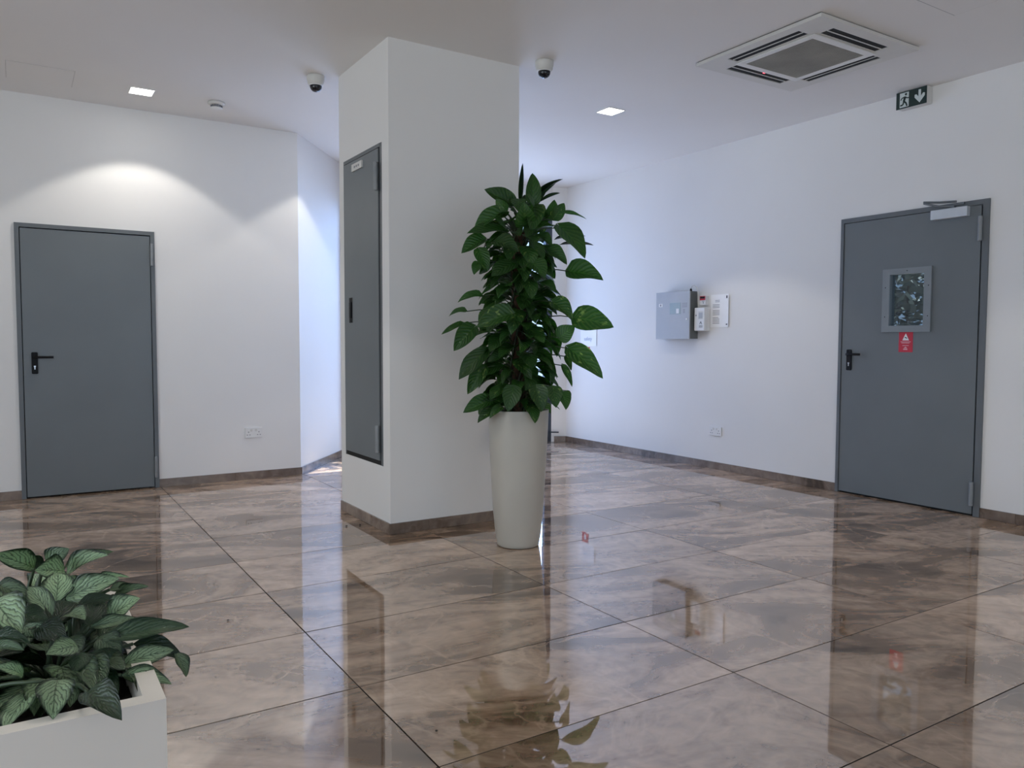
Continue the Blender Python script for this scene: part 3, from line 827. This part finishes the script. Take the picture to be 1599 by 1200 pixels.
obj('print_lines', b, 'ink', pp)
b = B()
box(b, XR - .0118, XR - .0114, 5.094, 5.112, 1.368, 1.378)
obj('footer_mark', b, 'inkdark', pp)
obj('header_mark', bx(XR - .0118, XR - .0114, 5.098, 5.112, 1.615, 1.640), 'inkdark', pp)

def text(name, s, size, loc, mat, parent):
    cu = bpy.data.curves.new(name, 'FONT'); cu.body = s; cu.size = size; cu.extrude = .0002
    tmp = bpy.data.objects.new(name, cu); COL.objects.link(tmp)
    dg = bpy.context.evaluated_depsgraph_get(); dg.update()
    me = bpy.data.meshes.new_from_object(tmp.evaluated_get(dg))
    bpy.data.objects.remove(tmp)
    me.materials.clear(); me.materials.append(M[mat])
    o = bpy.data.objects.new(name, me); COL.objects.link(o)
    # text x -> -y, text y -> z, normal -> -x
    Rm = Matrix(((0, 0, -1), (-1, 0, 0), (0, 1, 0))).to_4x4()
    o.parent = parent
    o.matrix_local = Matrix.Translation(V(loc) - WL[parent]) @ Rm
    return o
sf = sheet('safety_sheet', 'pale sheet with the faint word safety, partly behind the tall plant', 'notice', 7.042, 7.345, 1.158, 1.372, .004)
text('lettering', 'safety', .062, (XR - .0052, 7.272, 1.222), 'inkpale', sf)
fs = empty('extinguisher_sign', (XR, 7.225, 1.03), 'small red square fire sign below the safety sheet', 'sign')
obj('plate', bx(XR - .003, XR - .0008, 7.168, 7.288, 1.030, 1.148), 'red', fs)
b = B(); nx2 = XR - .0031
plate(b, [(nx2, 7.245, 1.050), (nx2, 7.212, 1.050), (nx2, 7.212, 1.098), (nx2, 7.222, 1.112), (nx2, 7.236, 1.112), (nx2, 7.245, 1.098)], n, .0006)
plate(b, [(nx2, 7.236, 1.115), (nx2, 7.205, 1.128), (nx2, 7.205, 1.120), (nx2, 7.228, 1.110)], n, .0006)
obj('symbol', b, 'label', fs)

def socket(cx, cy, cz, along, out, label):
    o, a, nn, z = V((cx, cy, cz)), V(along), V(out), V((0, 0, 1))
    r = empty('double_socket', (cx, cy, cz), label, 'wall socket', 'double wall sockets')
    def bb_(u0, u1, v0, v1, t0, t1, bev=0):
        p = [o + a * u + z * v + nn * t for u in (u0, u1) for v in (v0, v1) for t in (t0, t1)]
        lo = V((min(q.x for q in p), min(q.y for q in p), min(q.z for q in p))); hi = V((max(q.x for q in p), max(q.y for q in p), max(q.z for q in p)))
        return bx(lo.x, hi.x, lo.y, hi.y, lo.z, hi.z, bev=bev)
    obj('face_plate', bb_(-.073, .073, -.043, .043, .0006, .012, .002), 'white', r)
    for s in (-1, 1):
        obj('rocker', bb_(s * .020 - .009, s * .020 + .009, .012, .032, .0122, .015, .001), 'offwhite', r)
        b = B()
        for du, dv, hw, hh in ((0, .006, .0035, .0055), (-.011, -.018, .0045, .0035), (.011, -.018, .0045, .0035)):
            q = bb_(s * .044 + du - hw, s * .044 + du + hw, dv - hh, dv + hh, .0122, .0126)
            me = bpy.data.meshes.new('t'); q.to_mesh(me); q.free(); b.from_mesh(me); bpy.data.meshes.remove(me)
        obj('pin_holes', b, 'ink', r)
socket(1.730, YL, .407, (1, 0, 0), (0, -1, 0), 'white double wall socket right of the left grey door')
socket(XR, 5.222, .362, (0, 1, 0), (-1, 0, 0), 'white double wall socket low on the right wall under the notices')

# floor crumbs
for i, (x, y, s, lab) in enumerate(((1.783, 4.825, .008, 'tiny dark crumb on the floor left of the column'), (1.905, 4.812, .008, 'tiny dark crumb on the floor touching the column skirting'),
                     (.739, 3.447, .006, 'tiny dark crumb on the floor right of the planter'), (1.065, 2.113, .005, 'tiny dark crumb on the near floor tile'))):
    b = B(); bmesh.ops.create_icosphere(b, subdivisions=1, radius=s)
    for v in b.verts: v.co = V((v.co.x * rp.uniform(.7, 1.2), v.co.y * rp.uniform(.7, 1.2), v.co.z * .5)) + V((x - (.035 if i == 1 else 0), y, s * .5 + .0008))
    tag(obj('crumb', b, 'crumb'), lab, 'crumb', 'crumbs on the floor')

# ------------------------------------------------------------------ leaves
def leaf_mesh(name, prof, arch, fold, wave=0.0, droop=0.0, nv=10, nu=6, lobe=0.0, twist=0.0, mat='pothos', skew=0.0):
    me = bpy.data.meshes.new(name)
    vs, fs, uvs = [], [], []
    for i in range(nv + 1):
        v = i / nv
        wd = prof(v)
        for j in range(nu + 1):
            u = -1 + 2 * j / nu
            x = .5 * u * wd + skew * math.sin(math.pi * v)
            y = v - lobe * abs(u) ** 1.5 * max(0, 1 - v * 2.2)
            z = arch * 4 * v * (1 - v) + fold * abs(u) * wd - .12 * fold * u * u * wd + wave * math.sin(v * 9 + u * 1.7) * abs(u) * wd - droop * v ** 3
            ta_ = twist * v
            x, z = x * math.cos(ta_) - z * math.sin(ta_), x * math.sin(ta_) + z * math.cos(ta_)
            vs.append((x, y, z)); uvs.append((.5 + .5 * u, v))
    for i in range(nv):
        for j in range(nu):
            a = i * (nu + 1) + j
            fs.append((a, a + 1, a + nu + 2, a + nu + 1))
    me.from_pydata(vs, [], fs)
    ul = me.uv_layers.new(name='UVMap')
    for l in me.loops: ul.data[l.index].uv = uvs[l.vertex_index]
    for p in me.polygons: p.use_smooth = True
    me.materials.append(M[mat])
    return me
def p_heart(v): return max(0.02, (math.sin(math.pi * min(1, v ** .62)) ** .72) * (1 - .10 * v)) if v < 1 else 0.0
def p_ovate(v): return max(0.02, math.sin(math.pi * v ** .80) ** .80) if v < 1 else 0.0
def p_lance(v): return max(0.06, math.sin(math.pi * v ** .75) ** .7) if v < 1 else 0.0
POTH = [leaf_mesh('climber_leaf', p_heart, .05, .10, .02, .05, lobe=.10, twist=.1), leaf_mesh('climber_leaf', p_heart, .09, .16, .03, .12, lobe=.08, twist=-.2),
        leaf_mesh('climber_leaf', p_ovate, .06, .08, .03, .0, lobe=.04, skew=.04), leaf_mesh('climber_leaf', p_heart, .03, .22, .02, .15, lobe=.12, twist=.3)]
AGL = [leaf_mesh('silver_leaf', p_ovate, .08, .10, .03, mat='aglao', nv=12), leaf_mesh('silver_leaf', p_ovate, .13, .16, .04, mat='aglao', nv=12, skew=.03),
       leaf_mesh('silver_leaf', p_ovate, .05, .22, .03, mat='aglao', nv=12, twist=.35), leaf_mesh('silver_leaf', p_ovate, .10, .06, .05, mat='aglao', nv=12, skew=-.04, twist=-.25)]
SPK = [leaf_mesh('spiky_leaf', p_lance, .05, .2, 0, mat='spiky')]

def put_leaf(root, me, base, tip, width, nrm, name='leaf'):
    base, tip, nrm = V(base), V(tip), V(nrm)
    ya = tip - base; L = ya.length; ya.normalize()
    za = nrm - ya * nrm.dot(ya)
    if za.length < 1e-3: za = V((0, 0, 1)).cross(ya)
    za.normalize(); xa = ya.cross(za)
    m = Matrix((xa * width, ya * L, za * L)).transposed().to_4x4()
    o = bpy.data.objects.new(name, me)
    o.parent = root
    o.matrix_local = Matrix.Translation(base - WL[root]) @ m
    COL.objects.link(o)
    return o
def arc(a, c, sag, n_=5):
    a, c = V(a), V(c)
    return [a.lerp(c, t) + V((0, 0, sag * 4 * t * (1 - t))) for t in [i / (n_ - 1) for i in range(n_)]]

# ------------------------------------------------------------------ tall plant in the round pot
PX, PY = 2.492, 3.868
pot = empty('tall_planter', (PX, PY, 0), 'tall tapered pale grey round pot holding the climbing plant', 'plant pot')
b = B()
ph = .805
lathe(b, (PX, PY, 0.001), [(0, .004), (.116, .004), (.118, 0), (.1235, .004), (.1265, .02), (.136, .08), (.1495, .21), (.166, .50), (.1785, ph - .01), (.1795, ph - .003), (.178, ph), (.167, ph), (.165, ph - .006), (.160, ph - .06), (0, ph - .06)], 56)
obj('body', b, 'pot', pot, smooth=True)
b = B(); lathe(b, (PX, PY, ph - .058), [(.158, 0), (.158, .010), (.10, .022), (0, .026)], 28)
obj('soil', b, 'soil', pot, smooth=True)
SOIL = ph - .035
cl_ = empty('climbing_plant', (PX, PY, SOIL), 'tall bushy climbing plant with broad green leaves on a fibre pole', 'plant')
b = B(); prof = [(0, 0), (.043, 0)] + [(.043 + .004 * math.sin(k * 2.1), k * 1.06 / 24) for k in range(1, 24)] + [(.040, 1.06), (0, 1.065)]
lathe(b, (PX, PY, SOIL + .005), prof, 16)
obj('fibre_pole', b, 'coir', cl_)
stem_b = B()
rl = random.Random(21)
tocam = (CAM - V((PX, PY, 1.2))).normalized()
D0 = (V((PX, PY, 1.2)) - CAM).dot(fwd)
def z6(x, y): return 660 + x / 3.75, 240 + y / 3.75
def z7(x, y): return 660 + x / 3.16, 500 + y / 3.16
def hero(bp_, tp_, wpx, db, dt, up=.5, side=0, k=None, sc=3.75):
    A = at_depth(*bp_, D0 + db); T = at_depth(*tp_, D0 + dt)
    wd = wpx / sc / F_PX * (D0 + (db + dt) / 2)
    nr = tocam * .8 + V((0, 0, up)) + right * side
    put_leaf(cl_, POTH[rl.randrange(4)] if k is None else POTH[k], A, T, wd * 1.04, nr)
    c = V((PX, PY, max(SOIL + .05, min(A.z - .05, SOIL + 1.05))))
    tube(stem_b, arc(c, A, .03), .0042, .0030, 6)
H6 = [((648, 300), (645, 108), 92, 0, 0, .2, 0), ((522, 305), (370, 200), 105, 0, -.05, .5, 0), ((480, 350), (296, 428), 105, -.08, -.12, .9, 0),
      ((500, 455), (258, 468), 105, -.10, -.16, .9, 0), ((362, 505), (225, 570), 105, -.06, -.1, .8, 0), ((420, 520), (560, 560), 120, -.2, -.28, .9, 0),
      ((655, 310), (640, 440), 130, -.1, -.2, .5, 0), ((735, 385), (778, 268), 80, .0, .0, .2, .3), ((765, 385), (833, 288), 78, -.05, -.05, .2, .2),
      ((818, 350), (962, 380), 40, .0, .0, .8, 0), ((800, 425), (957, 608), 175, -.02, -.08, .8, .3), ((835, 450), (930, 540), 120, .06, .05, .5, .3),
      ((858, 690), (1058, 722), 148, -.02, -.08, .35, 0), ((888, 960), (1120, 1012), 165, -.05, -.10, .35, 0),
      ((335, 640), (298, 705), 70, -.05, -.08, .5, 0), ((345, 835), (205, 860), 75, -.05, -.1, .7, 0), ((255, 925), (150, 946), 60, .0, .0, .9, 0),
      ((232, 995), (108, 1058), 36, .0, -.02, .4, 0), ((300, 1020), (182, 1148), 115, -.05, -.1, .5, 0), ((520, 940), (318, 1000), 125, -.22, -.28, .6, 0),
      ((760, 870), (885, 965), 125, -.12, -.16, .5, .2), ((800, 1080), (890, 1010), 110, -.08, -.10, .4, .2), ((560, 640), (400, 720), 120, -.2, -.26, .8, 0),
      ((640, 640), (720, 720), 125, -.22, -.28, .7, 0), ((560, 270), (560, 335), 90, -.04, -.12, .5, 0), ((480, 340), (410, 320), 70, 0, -.02, .6, 0),
      ((330, 560), (380, 690), 90, -.12, -.16, .6, 0), ((720, 560), (850, 640), 95, -.1, -.12, .7, .2)]
for a, t, wp, db, dt, u_, s_ in H6: hero(z6(*a), z6(*t), wp, db, dt, u_, s_)
H7 = [((720, 140), (893, 285), 118, -.05, -.1, .45, .1), ((690, 225), (740, 330), 40, -.02, -.02, .4, .2), ((705, 180), (735, 250), 36, .02, .02, .4, .2),
      ((690, 360), (712, 440), 66, -.05, -.08, .4, .1), ((712, 350), (728, 398), 26, .0, .0, .4, .1),
      ((330, 140), (178, 295), 92, -.08, -.14, .5, 0), ((305, 235), (220, 362), 78, -.10, -.14, .5, 0), ((335, 400), (200, 448), 80, -.08, -.13, .7, 0), ((350, 445), (270, 502), 62, -.10, -.15, .6, 0),
      ((390, 430), (330, 480), 50, -.14, -.19, .6, 0), ((450, 330), (420, 450), 95, -.2, -.25, .5, 0), ((560, 330), (590, 450), 95, -.2, -.24, .5, 0), ((640, 330), (660, 430), 80, -.12, -.16, .5, .2)]
for a, t, wp, db, dt, u_, s_ in H7: hero(z7(*a), z7(*t), wp, db, dt, u_, s_, sc=3.16)
# the rest of the crown, all round the pole
n_fill = 225
for k in range(n_fill):
    f = (k + .5) / n_fill
    z = SOIL + .06 + f * 1.13
    th = k * 2.399 + rl.uniform(-.3, .3)
    rr = .265 * (0.72 + .28 * math.sin(math.pi * min(1, .25 + f * .75)))
    if f > .93: rr *= .75
    o = V((math.cos(th), math.sin(th), 0))
    r0 = rl.uniform(.07, .15); ln = rl.uniform(.11, .19)
    base = V((PX, PY, z)) + o * r0
    dn = rl.uniform(-.9, -.15) if f < .9 else rl.uniform(-.3, .7)
    dv = (o * 1.0 + V((0, 0, dn)) + V((rl.uniform(-.5, .5), rl.uniform(-.5, .5), 0)))
    dv.normalize()
    tip = base + dv * ln
    h2 = (tip - V((PX, PY, tip.z)))
    if h2.length > rr:
        tip = V((PX, PY, tip.z)) + h2.normalized() * rr
    if tip.z < ph + .01 and h2.length < .20: tip.z = ph + .012 + rl.uniform(0, .03)
    if base.z < ph + .03: base.z = ph + .03
    nr = o * .8 + V((0, 0, .7)) + V((rl.uniform(-.4, .4), rl.uniform(-.4, .4), rl.uniform(-.2, .2)))
    put_leaf(cl_, POTH[rl.randrange(4)], base, tip, ln * rl.uniform(.55, .78), nr)
    c = V((PX, PY, max(SOIL + .02, min(z - .06, SOIL + 1.05)))) + o * .03
    tube(stem_b, arc(c, base, .02, 4), .0038, .0028, 5)
# vines hugging the pole
for q in range(4):
    pts = [V((PX + .05 * math.cos(q * 1.57 + z * 5), PY + .05 * math.sin(q * 1.57 + z * 5), SOIL + .005 + z)) for z in [i * 1.05 / 20 for i in range(21)]]
    tube(stem_b, pts, .006, .004, 6)
obj('stems', stem_b, 'stem', cl_, smooth=True)
# the dark spiky plant standing at the back of the same pot
sp = empty('spiky_plant', (PX + .05, PY + .08, SOIL), 'thin dark plant with narrow pointed leaves rising behind the climbing plant', 'plant')
b = B()
st_base = V((PX + .05, PY + .085, SOIL - .002)); st_top = at_depth(*z6(640, 330), D0 + .09)
tube(b, [st_base, st_base.lerp(st_top, .5) + V((.015, .01, 0)), st_top], .009, .006, 8)
obj('stem', b, 'coir', sp, smooth=True)
for a, t, wp in (((571, 300), (586, 55), 30), ((660, 255), (822, 149), 26), ((672, 268), (780, 172), 36), ((690, 282), (806, 232), 22), ((590, 310), (600, 240), 32), ((770, 505), (955, 484), 14), ((800, 535), (1002, 538), 10), ((640, 330), (560, 280), 24), ((650, 330), (720, 230), 26)):
    A = at_depth(*z6(*a), D0 + .09); T = at_depth(*z6(*t), D0 + .07 + rl.uniform(-.06, .06))
    put_leaf(sp, SPK[0], A, T, wp / 3.75 / F_PX * D0, tocam + V((0, 0, .4)))

# ------------------------------------------------------------------ low planter at the near left
QX0, QX1, QY0, QY1, QZ = -.62, .231, 1.631, 2.46, .50
pl = empty('square_planter', ((QX0 + QX1) / 2, (QY0 + QY1) / 2, 0), 'low square white planter box at the near left', 'planter')
b = B(); t_ = .038
for a in ((QX0, QX1, QY0, QY0 + t_), (QX0, QX1, QY1 - t_, QY1), (QX0, QX0 + t_, QY0 + t_, QY1 - t_), (QX1 - t_, QX1, QY0 + t_, QY1 - t_)):
    box(b, a[0], a[1], a[2], a[3], 0.001, QZ)
box(b, QX0 + t_, QX1 - t_, QY0 + t_, QY1 - t_, .001, .03)
bmesh.ops.remove_doubles(b, verts=b.verts, dist=1e-5)
obj('box', b, 'planter', pl)
b = B()
nx_, ny_ = 26, 26
g = [[b.verts.new((QX0 + t_ + .001 + (QX1 - QX0 - 2 * t_ - .002) * i / nx_, QY0 + t_ + .001 + (QY1 - QY0 - 2 * t_ - .002) * j / ny_, .425 + rl.uniform(-.012, .012))) for j in range(ny_ + 1)] for i in range(nx_ + 1)]
for i in range(nx_):
    for j in range(ny_): b.faces.new((g[i][j], g[i + 1][j], g[i + 1][j + 1], g[i][j + 1]))
obj('soil', b, 'soil', pl, smooth=True)

def z3(x, y): return x / 3.158, 820 + y / 3.158
CL = [('back', (.00, 2.27), 'dark leafy plant at the back of the white planter'), ('left', (-.22, 2.02), 'silvery leaf plant at the left of the white planter'),
      ('right', (.06, 1.98), 'silver and dark leaf plant at the front right of the white planter')]
PLN = {}
for k, (cx, cy), lab in CL:
    r = empty('leafy_plant', (cx, cy, .425), lab, 'plant', 'silver leaf plants in the white planter')
    PLN[k] = (r, B(), V((cx, cy, .42)))
def agl(who, a, t, wpx, ya, yt, up=.8, side=0, cam_=.5, k=None):
    r, sb, c = PLN[who]
    A = at_y(*z3(*a), ya); T = at_y(*z3(*t), yt)
    A.z = max(A.z, .45)
    d = (A - CAM).dot(fwd)
    nr = V((0, 0, up * .75)) + (CAM - A).normalized() * (cam_ + .45) + right * side
    put_leaf(r, AGL[rl.randrange(4)] if k is None else AGL[k], A, T, wpx / 3.158 / F_PX * d * 1.2, nr)
    c0 = c + V((rl.uniform(-.03, .03), rl.uniform(-.03, .03), 0))
    tube(sb, arc(c0, A, .02), .0065, .004, 6)
for args in (
    ('back', (168, 215), (-35, 145), 85, 2.26, 2.20, .6), ('back', (215, 200), (120, 175), 60, 2.30, 2.30, .5), ('back', (228, 200), (342, 116), 88, 2.30, 2.26, .5),
    ('back', (318, 230), (170, 225), 115, 2.22, 2.16, .6), ('back', (320, 205), (562, 132), 62, 2.28, 2.22, .7), ('back', (330, 240), (535, 150), 110, 2.24, 2.16, .7),
    ('back', (275, 385), (285, 235), 125, 2.12, 2.18, .2), ('back', (325, 365), (590, 265), 118, 2.14, 2.08, .6), ('back', (345, 320), (345, 250), 80, 2.2, 2.24, .3),
    ('back', (470, 285), (642, 260), 34, 2.2, 2.14, .9), ('back', (540, 320), (655, 298), 44, 2.12, 2.1, .9), ('back', (560, 348), (735, 303), 34, 2.12, 2.06, .9),
    ('left', (-10, 295), (125, 300), 40, 2.15, 2.12, .9), ('left', (0, 300), (160, 392), 78, 2.08, 2.02, .8), ('left', (255, 455), (140, 305), 92, 1.98, 2.06, .6, 0, .6, 0),
    ('left', (-30, 375), (108, 542), 165, 2.0, 1.90, .7, 0, .8, 1), ('left', (-30, 555), (152, 588), 62, 1.92, 1.86, 1.0), ('left', (-30, 610), (120, 620), 70, 1.95, 1.88, .7),
    ('left', (112, 748), (-25, 700), 66, 1.84, 1.82, .8), ('left', (85, 440), (240, 470), 90, 1.98, 1.94, .8), ('left', (120, 500), (235, 560), 90, 1.98, 1.94, .7),
    ('left', (180, 505), (330, 568), 105, 1.96, 1.9, .8, 0, .5, 3),
    ('right', (275, 500), (330, 375), 130, 1.96, 2.06, .5, 0, .8, 0), ('right', (375, 405), (580, 362), 62, 2.04, 2.0, .9, 0, .4, 0), ('right', (440, 500), (468, 382), 110, 1.94, 2.02, .5, 0, .8, 0),
    ('right', (530, 460), (692, 362), 115, 2.0, 1.98, .6, 0, .5, 2), ('right', (430, 510), (698, 470), 62, 1.96, 1.94, .9, 0, .5, 0), ('right', (510, 565), (935, 503), 92, 1.92, 1.90, .9, .2, .5, 0),
    ('right', (340, 440), (420, 470), 90, 1.98, 1.92, .7), ('right', (382, 600), (226, 640), 104, 1.86, 1.80, .8, 0, .9, 0), ('right', (400, 628), (372, 728), 92, 1.85, 1.80, .6, 0, .9, 0),
    ('right', (608, 682), (436, 636), 72, 1.86, 1.84, .9, 0, .6, 0), ('right', (425, 662), (522, 785), 120, 1.84, 1.76, .6, 0, .9, 0), ('right', (590, 700), (858, 618), 84, 1.86, 1.86, .7, .2, .4, 3),
    ('right', (655, 588), (900, 660), 84, 1.90, 1.88, .8, .2, .4, 1), ('right', (860, 630), (918, 752), 60, 1.88, 1.86, .4, .8, .2, 1), ('right', (600, 742), (848, 788), 92, 1.80, 1.78, .7, .2, .5, 2),
    ('right', (640, 715), (690, 850), 84, 1.82, 1.74, .4, .4, .4, 2), ('left', (285, 765), (262, 962), 140, 1.73, 1.645, .5, 0, .8, 1), ('right', (432, 822), (602, 966), 128, 1.66, 1.55, .8, 0, .6, 1),
    ('right', (480, 560), (600, 640), 110, 1.93, 1.88, .6), ('right', (330, 560), (400, 640), 100, 1.94, 1.9, .5)):
    agl(*args)
for who, cnt in (('back', 34), ('left', 34), ('right', 38)):
    r, sb, c = PLN[who]
    for k in range(cnt):
        th = k * 2.399 + rl.uniform(-.3, .3)
        rad = rl.uniform(.05, .15)
        o = V((math.cos(th), math.sin(th), 0))
        base = c + o * rad + V((0, 0, rl.uniform(.05, .13 if who == 'back' else .09)))
        base.x = min(base.x, .15); base.y = max(base.y, 1.76)
        tip = base + (o + V((0, 0, rl.uniform(-.4, .35)))).normalized() * rl.uniform(.09, .15)
        if tip.x > .20: tip.x = .20
        if tip.y < 1.70: tip.y = 1.70
        tip.z = max(tip.z, .455)
        put_leaf(r, AGL[rl.randrange(4)], base, tip, rl.uniform(.055, .085), V((0, 0, 1)) + o * .4)
        tube(sb, arc(c + o * .02, base, .015, 4), .006, .004, 6)
for k in PLN:
    r, sb, c = PLN[k]
    obj('stems', sb, 'stem', r, smooth=True)

# ------------------------------------------------------------------ shrubs outside the glass
def shrub(loc, h, rad, n_, seed, label, lz=.35, leaf=.09):
    rs = random.Random(seed)
    loc = V(loc)
    r = empty('shrub', loc, label, 'shrub', 'shrubs outside the glazing')
    vs, fs = [], []
    sb = B()
    for q in range(7):
        th = q * .9
        top = loc + V((math.cos(th) * rad * .5, math.sin(th) * rad * .5, h * rs.uniform(.6, .92)))
        tube(sb, [loc + V((math.cos(th) * .03, math.sin(th) * .03, 0)), loc.lerp(top, .5) + V((rs.uniform(-.05, .05), rs.uniform(-.05, .05), 0)), top], .014, .004, 6)
    for k in range(n_):
        while True:
            p = V((rs.uniform(-1, 1), rs.uniform(-1, 1), rs.uniform(-1, 1)))
            if p.length < 1: break
        c = V((p.x * rad, p.y * rad, lz * h + (p.z * .5 + .5) * h * (1 - lz)))
        d = V((rs.uniform(-1, 1), rs.uniform(-1, 1), rs.uniform(-.8, .5))).normalized()
        s = d.cross(V((rs.uniform(-1, 1), rs.uniform(-1, 1), 1))).normalized()
        l_ = leaf * rs.uniform(.7, 1.4); w_ = l_ * .26
        i = len(vs)
        vs += [tuple(c), tuple(c + d * l_ * .5 + s * w_), tuple(c + d * l_), tuple(c + d * l_ * .5 - s * w_)]
        fs.append((i, i + 1, i + 2, i + 3))
    me = bpy.data.meshes.new('foliage'); me.from_pydata(vs, [], fs); me.materials.append(M['bush'])
    o = bpy.data.objects.new('foliage', me); o.parent = r; o['kind'] = 'stuff'; COL.objects.link(o)
    obj('branches', sb, 'coir', r)
shrub((7.75, 4.62, -.2), 2.7, .75, 1700, 1, 'leafy shrub outside behind the vision panel of the right door', leaf=.13)
shrub((3.75, 9.15, -.2), 4.4, .85, 900, 2, 'leafy tree outside the glazed front, nearest the slanting wall', lz=.45, leaf=.15)
shrub((5.9, 10.6, -.2), 2.2, .8, 1500, 3, 'leafy shrub outside the glazed front, nearest the right wall', leaf=.14)
